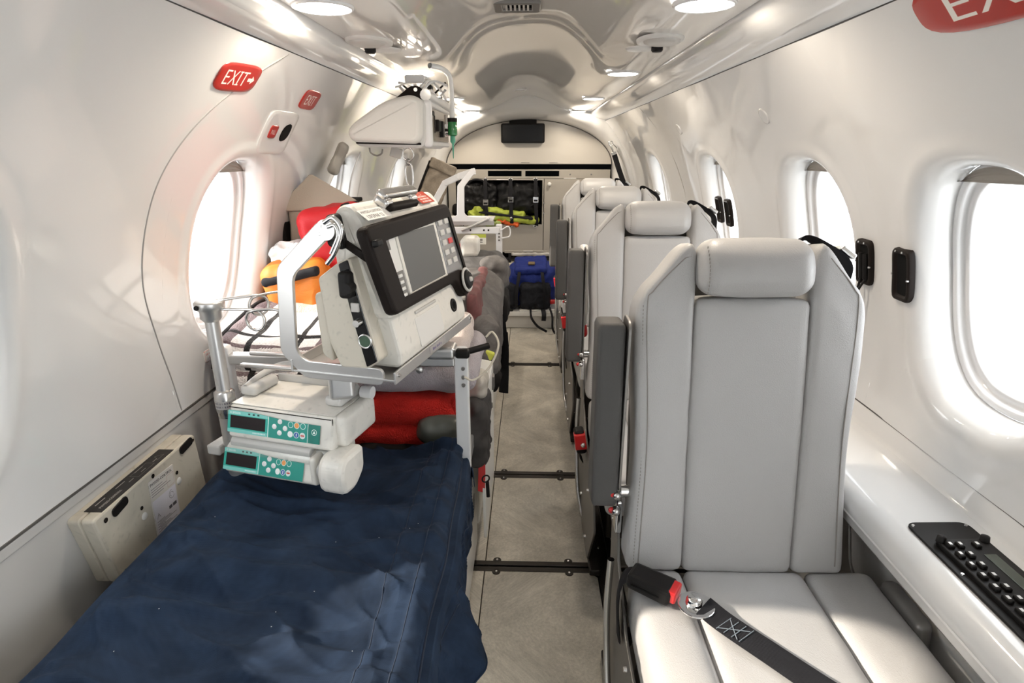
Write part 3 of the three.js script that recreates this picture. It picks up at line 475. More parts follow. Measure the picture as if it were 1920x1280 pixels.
  for (const y of [-0.145, -0.178]) { const b = part('hinge_bolt', T(lathe([[0.0005, 0.014], [0.006, 0.013], [0.0075, 0.008], [0.0075, 0]], 16).rotateX(PI / 2), 0.022, y, 0.038), M.steel, arm); part('bolt_cap', T(lathe([[0.0005, 0.006], [0.0055, 0.004], [0.0058, 0]], 16).rotateX(PI / 2), 0.014, y, 0.040), M.red, arm, 'red bolt cap'); }
  part('hinge', [T(box(0.012, 0.07, 0.03, 0.004), 0.030, -0.20, 0.02), T(cyl(0.012, 0.012, 0.016, 18), 0.04, -0.15, 0.02, 0, 0, PI / 2)], M.chrome, arm);
  // shoulder strap over the right shoulder
  part('shoulder_strap', lean(strap([[0.092, 0.560, -0.088], [0.099, 0.603, -0.070], [0.130, 0.590, -0.052], [0.167, 0.562, -0.056], [0.180, 0.53, -0.08]], 0.036, 0.004, [0, 0.2, 1])), M.webbing, t);
  part('strap_fitting', lean(T(box(0.03, 0.010, 0.036, 0.003), 0.162, 0.580, -0.05, 0, 0, -0.62)), M.chrome, t);
  return t;
}
const seatLabels = ['large pale leather seat nearest the camera with a belt across its cushion', 'pale leather seat directly behind the nearest one, second from the camera', 'pale leather seat third from the camera, beside the third right window', 'pale leather seat farthest from the camera, in front of the rear bulkhead'];
const seat0 = makeSeat(seatLabels[0]); seat0.userData.group = 'passenger seats in a row';
const seatZ = [-0.875, -1.645, -2.435, -3.215], seats = [seat0];
seat0.position.z = seatZ[0];
for (let i = 1; i < 4; i++) { const c = seat0.clone(); c.name = numbered('passenger_seat'); c.position.set(SX, 0, seatZ[i]); c.userData = { ...seat0.userData, label: seatLabels[i] }; scene.add(c); seats.push(c); }
// lap belt of the first seat, fastened across the cushion
{
  const t = seats[0];
  const b = part('belt_buckle', ext([[-0.045, -0.021], [0.03, -0.023], [0.034, -0.015], [0.034, 0.015], [0.03, 0.023], [-0.045, 0.021]], 0.03, 0.007, 0.008).rotateX(-PI / 2), M.black, t); b.position.set(-0.170, 0.432, 0.062); b.rotation.set(0.0, -0.55, -0.06, 'YXZ');
  part('release_button', T(box(0.022, 0.022, 0.036, 0.004), 0.030, 0.0185, 0), M.red, b, 'red release button');
  part('buckle_groove', T(box(0.05, 0.003, 0.003, 0.001), -0.01, 0.014, 0.0225), M.void, b);
  const tg = part('belt_tongue', [ext(shapeOf(arcPts(0, 0, 0.030, 0, PI * 2, 26).slice(0, 26)), 0.004, 0.0012, 0, [arcPts(0.008, 0.0, 0.017, PI * 0.55, PI * 1.45, 10)]).rotateX(-PI / 2), T(lathe([[0.0005, 0.016], [0.010, 0.015], [0.013, 0.010], [0.014, 0]], 22), -0.004, 0.002, 0)], M.chrome, t); tg.position.set(-0.108, 0.437, 0.098); tg.rotation.set(0, -0.6, 0);
  part('belt_webbing', strap([[-0.098, 0.443, 0.103], [-0.075, 0.435, 0.125], [-0.02, 0.432, 0.185], [0.05, 0.433, 0.265], [0.11, 0.434, 0.315], [0.18, 0.434, 0.36], [0.235, 0.425, 0.40], [0.262, 0.36, 0.43]], 0.047, 0.003, (v) => [0.78, 0.02, -0.62]), M.webbing, t);
  const st = (v0) => { const g = []; for (let i = 0; i < 4; i++) { const a = -0.087 + v0 + i * 0.009, z0 = 0.120 + v0 * 0.93 + i * 0.0084; g.push(rod([a - 0.013, 0.4352, z0 + 0.011], [a + 0.017, 0.4358, z0 - 0.010], 0.0007, 5)); } for (const q of [-1, 1]) g.push(rod([-0.085 + v0 - q * 0.013, 0.4354, 0.119 + v0 * 0.93 + q * 0.011], [-0.062 + v0 + q * 0.013, 0.4354, 0.145 + v0 * 0.93 - q * 0.008], 0.0007, 5)); return g; };
  const sm = part('belt_stitching', [...st(0.012)], std(lin(0.22, 0.26, 0.30), 0.7), t); sm.userData.kind = 'stuff';
  part('belt_slider', T(box(0.05, 0.008, 0.02, 0.003), 0.125, 0.440, 0.32, 0, 0.7, 0), M.black, t);
  part('buckle_strap', strap([[-0.218, 0.30, 0.03], [-0.222, 0.38, 0.02], [-0.215, 0.435, 0.03], [-0.198, 0.452, 0.045], [-0.178, 0.448, 0.058]], 0.04, 0.004, (v) => [0.5 * v, 0, -1]), M.webbing, t);
}
for (let i = 1; i < 4; i++) {   // hanging buckles on the aisle side of the seats behind
  const t = seats[i], z = 0.10, b = part('belt_buckle', T(soft(0.03, 0.075, 0.045, { r: 0.009, amp: 0 }), 0, 0, 0), M.black, t); b.position.set(-0.232, i === 1 ? 0.335 : 0.47, z); b.rotation.z = 0.15;
  part('release_button', T(box(0.034, 0.05, 0.03, 0.004), 0.0, 0.006, 0.014), M.red, b, 'red release button'); part('button_stud', T(lathe([[0.0005, 0.01], [0.006, 0.008], [0.007, 0]], 14).rotateX(PI / 2), 0.006, 0.0, 0.03), M.chrome, b);
  part('buckle_strap', strap([[-0.222, 0.26, z - 0.02], [-0.23, i === 1 ? 0.28 : 0.36, z - 0.01], [-0.232, i === 1 ? 0.31 : 0.44, z]], 0.035, 0.004, [0, 0, 1]), M.webbing, t);
}
{
  const t = thing('white_towel', 'white towel wedged between second seat and its aisle armrest', 'towel', [0.188, 0.72, -1.93]); part('folds', soft(0.03, 0.26, 0.10, { amp: 0.006, f: 16, s: 3 }), M.white, t); part('red_hem', T(soft(0.032, 0.05, 0.09, { amp: 0.004 }), 0.0, -0.15, 0), M.red, t, 'red hem');
}
// ---------- fittings on the right wall and ledge ----------
function jackPanel(label, t0, z0, s, w, h, plugs) {
  const o = thing('headset_jack_panel', label, 'jack panel');
  const P = (zz, tt, d) => wallPt(1, t0 + tt / 0.85 , z0 + zz, d);
  const rr = (a, e) => { const c = Math.abs(cos(a)), q = Math.abs(sin(a)), n = 7, r = Math.pow(c ** n + q ** n, -1 / n); const X = r * cos(a) * (w / 2 + e), Y = r * sin(a) * (h / 2 + e); return [X + Y * 0.08, Y]; };
  const prof = [[0, 0.003], [0, -0.006], [-0.002, -0.009], [-0.007, -0.009], [-0.009, -0.007], [-0.011, -0.0045], [-0.014, -0.0042]];
  part('bezel', grid((u, v) => { const [e, d] = prof[Math.round(v)], q = rr(u, e); return P(q[0], q[1], d); }, 48, prof.length - 1, 0, PI * 2, 0, prof.length - 1, true), M.rubber, o);
  part('recess', grid((u, v) => { const q = rr(u, -0.010); return P(q[0] * v, q[1] * v, -0.0044); }, 32, 3, 0, PI * 2, 0.001, 1, true), M.void, o);
  for (const [x, y] of [[-w / 2 + 0.004, 0], [w / 2 - 0.004, -0.006], [-0.008, h / 2 - 0.005], [0.012, h / 2 - 0.005]]) part('screw', T(bolt(0.0026, 0.003).rotateZ(PI / 2), ...P(x, y, -0.0095)), M.chrome, o);
  if (plugs) for (const x of [-0.008, 0.008]) part('plug', rod(P(x, -0.035, -0.008), P(x, 0.02, -0.006), 0.0055), M.black, o);
  return [o, P];
}
const [, JP] = jackPanel('black headset jack panel with two plugged cables on right wall', tS(0.929), -1.238, 1, 0.058, 0.098, true);
jackPanel('empty black headset jack panel nearest the big right window', tS(0.928), -1.106, 1, 0.056, 0.105, false);
jackPanel('small black jack panel behind the second seat, farther of the pair', tS(0.947), -2.06 - 0.16, 1, 0.058, 0.098, false);
jackPanel('small black jack panel behind the second seat, nearer of the pair', tS(0.945), -2.06 - 0.055, 1, 0.058, 0.098, false);
{
  const t = thing('headset_cable', 'two thin black cables hanging from the plugged jack panel', 'cable');
  const a = JP(-0.008, -0.035, -0.008), b = JP(0.008, -0.035, -0.008);
  part('cord', tube([a, [a[0] - 0.004, a[1] - 0.03, a[2]], [a[0] - 0.004, a[1] - 0.10, a[2] + 0.006], [a[0] - 0.03, a[1] - 0.17, a[2] - 0.012], [a[0] - 0.06, a[1] - 0.24, a[2] - 0.04], [0.655, 0.581, a[2] - 0.07], [0.64, 0.579, a[2] - 0.14]], 0.0026), M.black, t);
  part('cord', tube([b, [b[0] - 0.012, b[1] - 0.03, b[2] - 0.002], [b[0] - 0.022, b[1] - 0.10, b[2] - 0.02], [b[0] - 0.03, b[1] - 0.15, b[2] - 0.04], [b[0] - 0.06, b[1] - 0.25, b[2] - 0.06], [0.66, 0.581, b[2] - 0.11], [0.65, 0.579, b[2] - 0.17]], 0.0026), M.black, t);
}
for (const [z, l] of [[-2.42, 'farther'], [-1.56, 'nearer']]) {   // small blanking caps high on the wall
  const t = thing('blanking_plug', `small round white plug on upper right wall, ${l} of two`, 'wall plug'); wallDecal(1, tS(1.235), z, 0.045, 0.045, M.shell, 'disc', t, 0, 1, 0.003);
}
{
  const t = thing('control_panel', 'black radio control panel with rows of keys on the right ledge', 'control panel', [0.660, 0.579, -0.66]); t.rotation.z = 0.03;
  part('plate', ext([[-0.048, -0.24, 0.003], [0.048, -0.24, 0.003], [0.048, 0.152, 0.016], [-0.048, 0.152, 0.016]], 0.004, 0.001).rotateX(-PI / 2), M.black, t);
  part('keypad_body', ext([[-0.036, -0.12], [0.040, -0.12], [0.040, 0.10], [-0.036, 0.10]], 0.008, 0.002, 0.006).rotateX(-PI / 2).translate(0, 0.0035, 0), M.black, t);
  part('display', T(box(0.018, 0.002, 0.115, 0.001), 0.018, 0.0118, -0.005), phys(lin(0.018, 0.03, 0.015), 0.15, { clearcoat: 1 }), t, 'dark green display strip');
  const key = M.greyMetal;
  for (let r = 0; r < 3; r++) for (let k = 0; k < 8; k++) { if (r === 2 && k > 0 && k < 7) continue; const m = part('key', T(soft(0.009, 0.007, 0.014, { r: 0.0025, amp: 0, n: 6 }), -0.026 + r * 0.0145 + (r === 2 ? 0.01 : 0), 0.0135, -0.082 + k * 0.022), M.black, t); part('key_legend', T(box(0.004, 0.0006, 0.006, 0.0002), -0.026 + r * 0.0145 + (r === 2 ? 0.01 : 0), 0.0172, -0.082 + k * 0.022), M.frameWhite, m); }
  for (const [x, z] of [[-0.030, -0.095], [-0.03, 0.112], [0.034, -0.095], [0.034, 0.112]]) part('knob', T(lathe([[0.0005, 0.010], [0.006, 0.009], [0.007, 0]], 16), x, 0.010, z), M.black, t);
  for (const [x, z] of [[-0.041, -0.142], [0.041, -0.142], [-0.042, -0.03], [0.042, 0.0], [-0.042, 0.13]]) part('screw', T(bolt(0.0028, 0.002), x, 0.005, z), M.steel, t);
}
{
  const t = thing('ledge_hinge', 'dark fitting in the gap between nearest seat and right ledge', 'fitting', [0.64, 0.40, -0.80]); part('bracket', T(soft(0.03, 0.07, 0.11, { amp: 0.004, r: 0.012 }), 0, 0, 0), M.greyMetal, t); part('socket', T(cyl(0.02, 0.022, 0.03, 20), -0.012, -0.02, 0.03, 0, 0, PI / 2), M.black, t);
}
// ---------- stretchers on the left ----------
function makeStretcher(label, z0, z1) {
  const L = z0 - z1, t = thing('stretcher', label, 'stretcher', [-0.40, 0, (z0 + z1) / 2]);
  part('base_unit', T(box(0.50, 0.34, L - 0.04, 0.012), 0, 0.175, 0), M.white, t);
  for (const s of [-1, 1]) { part('side_rail', T(box(0.03, 0.045, L, 0.008), s * 0.245, 0.425, 0), M.alu, t); for (let i = 0; i < 4; i++) part('rail_bracket', T(box(0.02, 0.10, 0.03, 0.004), s * 0.243, 0.365, -L / 2 + 0.1 + i * (L - 0.2) / 3), M.white, t); }
  part('deck', T(box(0.48, 0.02, L - 0.02, 0.004), 0, 0.43, 0), M.alu, t);
  for (const z of [-L / 2, L / 2]) part('end_bar', T(box(0.50, 0.03, 0.025, 0.006), 0, 0.42, z), M.alu, t);
  for (let i = 0; i < 6; i++) part('slot', T(box(0.004, 0.05, 0.09, 0.002), 0.2495, 0.20, -L / 2 + 0.15 + i * (L - 0.3) / 5), M.greyMetal, t);
  return t;
}
makeStretcher('white stretcher base under the navy mattress, nearest the camera', 0.30, -1.53);
makeStretcher('white stretcher base aft, under the grey jacket and bags', -1.56, -3.35);
{
  const t = thing('stretcher_mattress', 'navy blue fabric mattress cover, creased, on the near stretcher', 'mattress', [-0.40, 0.44, -0.46]);
  const Z0 = 0.50, Z1 = -0.765, path = [[-0.244, -0.01], [-0.250, 0.045], [-0.238, 0.078], [-0.218, 0.086], [0.215, 0.086], [0.243, 0.080], [0.262, 0.058], [0.270, 0.02], [0.272, -0.05], [0.271, -0.14]];
  const cum = [0]; for (let i = 1; i < path.length; i++) cum.push(cum[i - 1] + Math.hypot(path[i][0] - path[i - 1][0], path[i][1] - path[i - 1][1]));
  const P = new THREE.CatmullRomCurve3(path.map((p) => V(p[0], p[1], 0)), false, 'centripetal');
  const ridge = (x) => 1 - Math.abs(2 * noise(x[0], x[1], x[2]));
  function surf(u, z, off = 0) {
    const L = cum[cum.length - 1]; let s = u * L, i = 1; while (i < cum.length - 1 && cum[i] < s) i++;
    const k = (i - 1 + (s - cum[i - 1]) / (cum[i] - cum[i - 1])) / (path.length - 1); const p = P.getPoint(k), d = P.getTangent(k); let nx = -d.y, ny = d.x;
    const top = smooth(0.12, 0.2, u) * (1 - smooth(0.68, 0.76, u)), side = smooth(0.76, 0.86, u);
    const x = s, wx = x + 0.35 * z + 0.05 * noise(x * 5, z * 5, 1);
    let h = 0.011 * noise(x * 4.2, z * 5.5, 2) + 0.022 * (ridge([x * 2.2 + z * 1.5, z * 6.5 - x * 1.5, 4]) - 0.62) * top + 0.015 * (ridge([x * 3 - z * 2.4, z * 11 + x * 3, 7]) - 0.6) * top + 0.007 * (ridge([x * 5 + z * 6, z * 24 - x * 5, 11]) - 0.55) * top + 0.0016 * noise(x * 30, z * 38, 3) * top;
    const cr = (a, b, c, p) => Math.pow(1 - Math.min(1, Math.abs(2.2 * noise(a, b, c))), p);
    h += top * (0.012 * cr(x * 1.6 + z * 2.2, z * 5.2 - x * 2.0 + 0.6 * noise(x * 5, z * 5, 21), 15, 7) + 0.008 * cr(x * 2.4 - z * 1.2, z * 8.5 + x * 2.4, 19, 6) + 0.006 * cr(x * 6 + 1, z * 13 - x * 6, 23, 6));
    h += 0.006 * side * cr(x * 3, z * 14 + x * 8, 27, 5);
    h += 0.010 * side * noise(2, z * 9, 6) + 0.005 * side * noise(x * 10, z * 22, 8);
    h -= 0.012 * top * smooth(0.25, 0.4, u) * (1 - smooth(0.5, 0.65, u));
    // stitched hem flaps along the aisle edge
    const fl = (a, b, q) => q * smooth(a - 0.004, a + 0.004, u) * (1 - smooth(b - 0.003, b + 0.003, u));
    h += fl(0.625, 0.70, 0.004) + fl(0.70, 0.735, 0.011) + fl(0.755, 0.80, 0.009) - 0.006 * Math.exp(-(((u - 0.7375) / 0.004) ** 2)) - 0.006 * Math.exp(-(((u - 0.752) / 0.004) ** 2));
    const e = smooth(Z1 + 0.075, Z1, z); let y = p.y + ny * (h + off), xx = p.x + nx * (h + off), zz = z;
    y -= 0.085 * e * e * (u < 0.8 ? 1 : 0.3); zz += 0.015 * e;
    const hem = smooth(0.86, 1, u); xx += hem * (0.012 * noise(1, z * 6, 3) + 0.05 * Math.exp(-(((z + 0.36) / 0.10) ** 2))); y += hem * (0.05 * noise(4, z * 4.5, 1) - 0.03 * Math.exp(-(((z + 0.36) / 0.12) ** 2)) + 0.05 * smooth(-0.25, 0.0, z));
    return [xx, y, zz, s, z];
  }
  part('cover', grid((u, v) => surf(u, v), 190, 230, 0, 1, Z0, Z1), M.navy, t);
  part('mattress_core', T(soft(0.505, 0.075, 1.22, { r: 0.025, amp: 0, n: 20 }), 0, 0.012, -0.14), M.blackMatte, t);
  const seamM = std(lin(0.012, 0.022, 0.045), 0.8);
  for (const u of [0.624, 0.698, 0.7375, 0.753, 0.80, 0.86]) { const pts = []; for (let i = 0; i <= 200; i++) { const q = surf(u, lerp(Z0 - 0.02, Z1 + 0.03, i / 200), 0.0008); pts.push([q[0], q[1], q[2]]); } part('hem_seam', tube(pts, u === 0.7375 || u === 0.753 ? 0.0022 : 0.0010, false, 420, 6), seamM, t); }
  part('hem_edge', tube(Array.from({ length: 61 }, (_, i) => surf(1, lerp(Z0 - 0.02, Z1 + 0.03, i / 60)).slice(0, 3)), 0.0025, false, 200, 6), M.navy, t);
  // small worn label patch and lint
  const lint = []; for (let i = 0; i < 12; i++) { const q = surf(0.2 + 0.5 * rnd(), -0.05 - 0.5 * rnd(), 0.0012); lint.push(T(box(0.0010, 0.0007, 0.0010 + rnd() * 0.001, 0.0003, 1), q[0], q[1], q[2], 0, rnd() * 3, 0)); }
  const lm = part('lint', lint, M.frameWhite, t); lm.userData.kind = 'stuff';
}
{
  const t = thing('dark_sheet', 'dark grey-green rubber sheet end folded at the head of the navy mattress', 'sheet', [-0.205, 0.515, -1.245]);
  part('fold', soft(0.11, 0.075, 0.075, { amp: 0.008, f: 14, s: 3 }), std(lin(0.10, 0.105, 0.09), 0.35), t);
  part('flat_end', T(soft(0.36, 0.02, 0.05, { amp: 0.004, s: 5 }), -0.20, -0.045, 0.005), M.blackMatte, t);
}
// ---------- power adapter on the left side wall ----------
const textTex = (w, h, draw, bg) => canvasTex(w, h, (x) => { if (bg) { x.fillStyle = bg; x.fillRect(0, 0, w, h); } draw(x, w, h); });
const decal = (w, h, t = 0.0008) => new THREE.BoxGeometry(w, h, t);
{
  const t = thing('power_adapter', 'cream plastic equipment power adapter box on the left side panel', 'adapter box', [-0.70, 0, 0]);
  t.rotation.y = PI / 2;    // local x = -z, local z = +x
  const out = [[0.773, 0.583], [1.071, 0.588], [1.082, 0.428], [0.876, 0.392], [0.858, 0.432], [0.80, 0.438]];
  const slot = (a, b, r) => { const dx = b[0] - a[0], dy = b[1] - a[1], L = Math.hypot(dx, dy), nx = -dy / L * r, ny = dx / L * r, ex = dx / L * r * 0.2, ey = dy / L * r * 0.2; return [[a[0] + nx - ex, a[1] + ny - ey], [b[0] + nx + ex, b[1] + ny + ey], [b[0] - nx + ex, b[1] - ny + ey], [a[0] - nx - ex, a[1] - ny - ey]]; };
  const face = ext(out, 0.024, 0.004, 0.010, [slot([0.872, 0.450], [0.876, 0.412], 0.0085)]).translate(0, 0, -0.024);
  part('front_shell', face, M.cream, t); part('rear_shell', ext(out.map(([x, y]) => [x, y]), 0.022, 0.003, 0.010).translate(0, 0, -0.0465), M.cream, t);
  for (const [a, b] of [[[0.815, 0.568], [0.851, 0.574]], [[1.015, 0.576], [1.056, 0.581]]]) part('foot_pad', ext(slot(a, b, 0.0085), 0.003, 0.001, 0.008), M.black, t);
  part('slot_void', ext(slot([0.872, 0.450], [0.876, 0.412], 0.0084), 0.002, 0.0005, 0.007).translate(0, 0, -0.004), M.void, t);
  for (const [x, y, r] of [[0.926, 0.574, 4], [0.993, 0.541, 3.4], [0.881, 0.535, 3.4], [1.008, 0.455, 3.4], [0.894, 0.448, 3.4], [0.963, 0.421, 4.5], [0.812, 0.454, 4], [0.798, 0.568, 4], [1.062, 0.577, 3]]) part('screw_hole', T(lathe([[0.0003, 0], [r * 0.001, 0], [r * 0.00112, 0.0007]], 18).rotateX(PI / 2), x, y, 0.0002), M.rubber, t);
  for (const [x, y] of [[0.995, 0.521], [0.884, 0.516], [1.011, 0.434], [0.897, 0.429]]) part('rubber_foot', T(lathe([[0.0003, 0.002], [0.006, 0.0018], [0.0075, 0]], 20).rotateX(PI / 2), x, y, 0), M.white, t);
  const lb = part('rating_label', decal(0.075, 0.118), std(0xffffff, 0.5, 0, { map: textTex(384, 600, (x, w, h) => {
    x.fillStyle = '#241f22'; x.font = 'bold 40px sans-serif'; x.fillText('PHYSIO-CONTROL', 14, 56); x.font = '17px sans-serif'; x.fillStyle = '#5b5560'; for (let i = 0; i < 4; i++) x.fillRect(16, 88 + i * 24, 180 + 60 * ((i * 7) % 3), 5); x.fillStyle = '#b88'; x.strokeStyle = '#c29a98'; x.lineWidth = 3; x.strokeRect(262, 70, 108, 120); x.fillStyle = '#e7e5ee'; x.fillRect(10, 210, w - 20, 380); x.fillStyle = '#55525c'; x.font = 'bold 34px sans-serif'; x.fillText('!', 60, 400); x.beginPath(); x.moveTo(40, 410); x.lineTo(66, 362); x.lineTo(92, 410); x.lineWidth = 4; x.strokeStyle = '#55525c'; x.stroke(); for (let i = 0; i < 9; i++) x.fillRect(30 + (i % 2) * 30, 440 + i * 13, 120 + 50 * ((i * 5) % 4), 4); x.fillRect(230, 380, 50, 34); x.fillRect(292, 380, 60, 34); x.fillRect(190, 556, 150, 12); x.beginPath(); x.arc(300, 280, 42, 0.5, 4.9); x.stroke(); x.beginPath(); x.arc(300, 280, 24, 2, 6.4); x.stroke();
  }, '#dcd8d2') }), t, 'white printed rating label'); lb.position.set(0.944, 0.508, 0.0006); lb.rotation.z = -0.05;
  const tl = part('top_label', new THREE.BoxGeometry(0.205, 0.0010, 0.030), std(0xffffff, 0.4, 0, { map: textTex(768, 112, (x, w, h) => { x.fillStyle = '#b9b4ae'; x.font = 'bold 24px sans-serif'; x.fillText('PHYSIO-CONTROL', 36, 82); for (let i = 0; i < 3; i++) { x.fillRect(60 + i * 190, 26, 90, 6); x.fillRect(330 + i * 130, 62, 50, 5); } x.strokeStyle = '#8a8580'; x.lineWidth = 3; x.strokeRect(396, 26, 180, 60); x.beginPath(); x.moveTo(620, 80); x.lineTo(660, 34); x.lineTo(700, 80); x.closePath(); x.stroke(); }, '#1f1b19') }), t, 'dark brown printed strip along the top edge'); tl.position.set(0.900, 0.5855, -0.018); tl.rotation.z = 0.0165;
  part('plug', T(box(0.028, 0.022, 0.02, 0.005), 0.84, 0.425, -0.018), M.black, t);
}
{
  const t = thing('power_cable', 'black power cable looping down behind the cream adapter box', 'cable');
  part('cord', tube([[-0.716, 0.42, -0.84], [-0.722, 0.37, -0.84], [-0.725, 0.30, -0.80], [-0.72, 0.24, -0.83], [-0.715, 0.20, -0.92]], 0.006), M.black, t);
  part('cord', tube([[-0.708, 0.41, -0.855], [-0.700, 0.36, -0.88], [-0.705, 0.28, -0.86], [-0.712, 0.22, -0.88]], 0.005), M.black, t);
}
// ---------- infusion pole and the two syringe pumps ----------
{
  const t = thing('infusion_pole', 'brushed metal infusion pole with two looped bag hooks', 'pole', [-0.580, 0.44, -1.0]);
  part('pole_tube', rod([0, 0.25, 0], [0, 0.425, 0], 0.0125, 24), M.alu, t); part('lower_tube', rod([0, 0, 0], [0, 0.255, 0], 0.016, 24), M.alu, t);
  part('collar', T(lathe([[0.0125, 0.055], [0.0185, 0.05], [0.0185, 0.012], [0.0165, 0.01], [0.0165, 0]], 28), 0, 0.225, 0), M.steel, t);
  part('collar_print', T(cyl(0.0188, 0.0188, 0.016, 28), 0, 0.253, 0), std(0xffffff, 0.4, 0.3, { map: textTex(512, 64, (x) => { x.fillStyle = '#6c6870'; x.font = 'bold 24px sans-serif'; for (let i = 0; i < 30; i++) { x.fillRect(12 + i * 17, 10, i % 4 ? 11 : 4, 14); x.fillRect(12 + i * 17, 38, i % 5 ? 11 : 4, 14); } }, '#b5b2b0') }), t);
  part('head', T(lathe([[0.0005, 0.026], [0.024, 0.026], [0.026, 0.023], [0.026, 0.012], [0.019, 0.008], [0.019, -0.006], [0.014, -0.012]], 32), 0, 0.428, 0), M.alu, t);
  part('set_screw', T(bolt(0.005, 0.006).rotateX(PI / 2), -0.010, 0.446, 0.025), M.black, t);
  const hook = (dx, dz, y) => { const L = 0.135, e = [dx * L, y, dz * L], r = 0.0185, c = [dx * 0.085, y, dz * 0.085]; const p = [[0.01 * dx, y, 0.01 * dz], [dx * 0.06, y + 0.001, dz * 0.06], c]; for (let i = 1; i <= 8; i++) { const a = i / 8 * PI * 2; p.push([c[0] + dx * r * 0.9 * sin(a) , y - r + r * cos(a), c[2] + dz * r * 0.9 * sin(a) + 0.0006 * i]); } p.push([dx * 0.115, y + 0.002, dz * 0.115], e); return tube(p, 0.0028, false, 110, 8); };
  part('hook', hook(0.80, -0.6, 0.452), M.steel, t); part('hook', hook(0.995, 0.05, 0.438), M.steel, t);
}
function pumpSheet(second) { return textTex(1024, 210, (x, w, h) => {
  const k = second ? 1.02 : 1; x.fillStyle = '#2fae9f'; x.fillRect(0, 0, w, h); x.fillStyle = '#7fd0c8'; x.fillRect(0, 0, w * 0.44, 40); x.fillRect(0, h - 34, w * 0.44, 34); x.fillStyle = '#1f9487'; x.fillRect(w * 0.46, 0, w, h); x.fillStyle = '#e9f4f1'; x.fillRect(w * 0.445, 0, 8, h); if (!second) { x.fillStyle = '#107a6e'; x.fillRect(w * 0.875, 0, w, h); x.fillStyle = '#e9f4f1'; x.fillRect(w * 0.872, 0, 5, h); x.strokeStyle = '#e9f4f1'; x.lineWidth = 5; x.beginPath(); x.arc(w * 0.94, h * 0.5, 26, 0, 7); x.stroke(); x.fillStyle = '#e9f4f1'; x.beginPath(); x.moveTo(w * 0.925, h * 0.56); x.lineTo(w * 0.94, h * 0.42); x.lineTo(w * 0.955, h * 0.56); x.fill(); }
  x.fillStyle = '#dff2ef'; x.font = 'bold 26px sans-serif'; x.fillText('B|BRAUN', 24, 30); for (let i = 0; i < 9; i++) x.fillRect(290 + i * 16, h - 24, 11, 12); x.fillStyle = '#14302d'; for (let i = 0; i < 3; i++) x.fillRect(230 + i * 52, 12, 24, 15);
  const bx = [0.69, 0.755, 0.82], cols = [['#2a9c8f', '#e8a05a', '#2a9c8f'], ['#f3f6f5', '#2a5fa8', '#d9dede']];
  for (let r = 0; r < 2; r++) for (let i = 0; i < 3; i++) { x.beginPath(); x.arc(w * bx[i], h * (0.3 + r * 0.42), 27, 0, 7); x.fillStyle = cols[r][i]; x.fill(); x.strokeStyle = '#e6f2f0'; x.lineWidth = 5; x.stroke(); if (r === 1 && i === 2) { x.fillStyle = '#cc4a40'; x.fillRect(w * bx[i] - 20, h * 0.72 - 6, 40, 12); } if (r === 1 && i === 1) { x.fillStyle = '#fff'; x.fillRect(w * bx[i] - 4, h * 0.72 - 14, 8, 28); } }
}); }
const film = (w, h) => { const g = ext([[0, 0, 0.002], [0.28 * w, 0.0, 0.02], [0.46 * w, -0.07 * h, 0.02], [0.66 * w, -0.16 * h, 0.02], [w, -0.17 * h, 0.001], [w, -h, 0.001], [0, -h, 0.002]], 0.0009, 0.0002), p = g.attributes.position, u = g.attributes.uv; for (let i = 0; i < p.count; i++) u.setXY(i, p.getX(i) / w, 1 + p.getY(i) / h); return g; };
function pumpFace(t, w, h, tilt, y0, z0, second) {
  const F = (g) => g.rotateX(-tilt).translate(0, y0, z0);
  const sh = part('control_film', F(film(w, h)), std(0xffffff, 0.3, 0, { map: pumpSheet(second) }), t, 'teal printed keypad film');
  part('display', F(T(box(w * 0.385, h * 0.56, 0.0016, 0.0006), w * 0.225, -h * 0.5, 0.001)), phys(lin(0.022, 0.017, 0.018), 0.3, { specularIntensity: 0.3 }), t);
  for (const [a, b] of [[0, 0.27], [0, -0.23], [-1, 0.02], [1, 0.0]]) part('arrow_key', F(T(lathe([[0.0003, 0.0013], [0.0042, 0.0012], [0.0049, 0]], 18).rotateX(PI / 2), w * (0.575 + a * 0.058), -h * (0.5 - b), 0.0008)), M.frameWhite, t);
}
const pumpYaw = -0.245, PO = [-0.556, 0.703, -0.97];
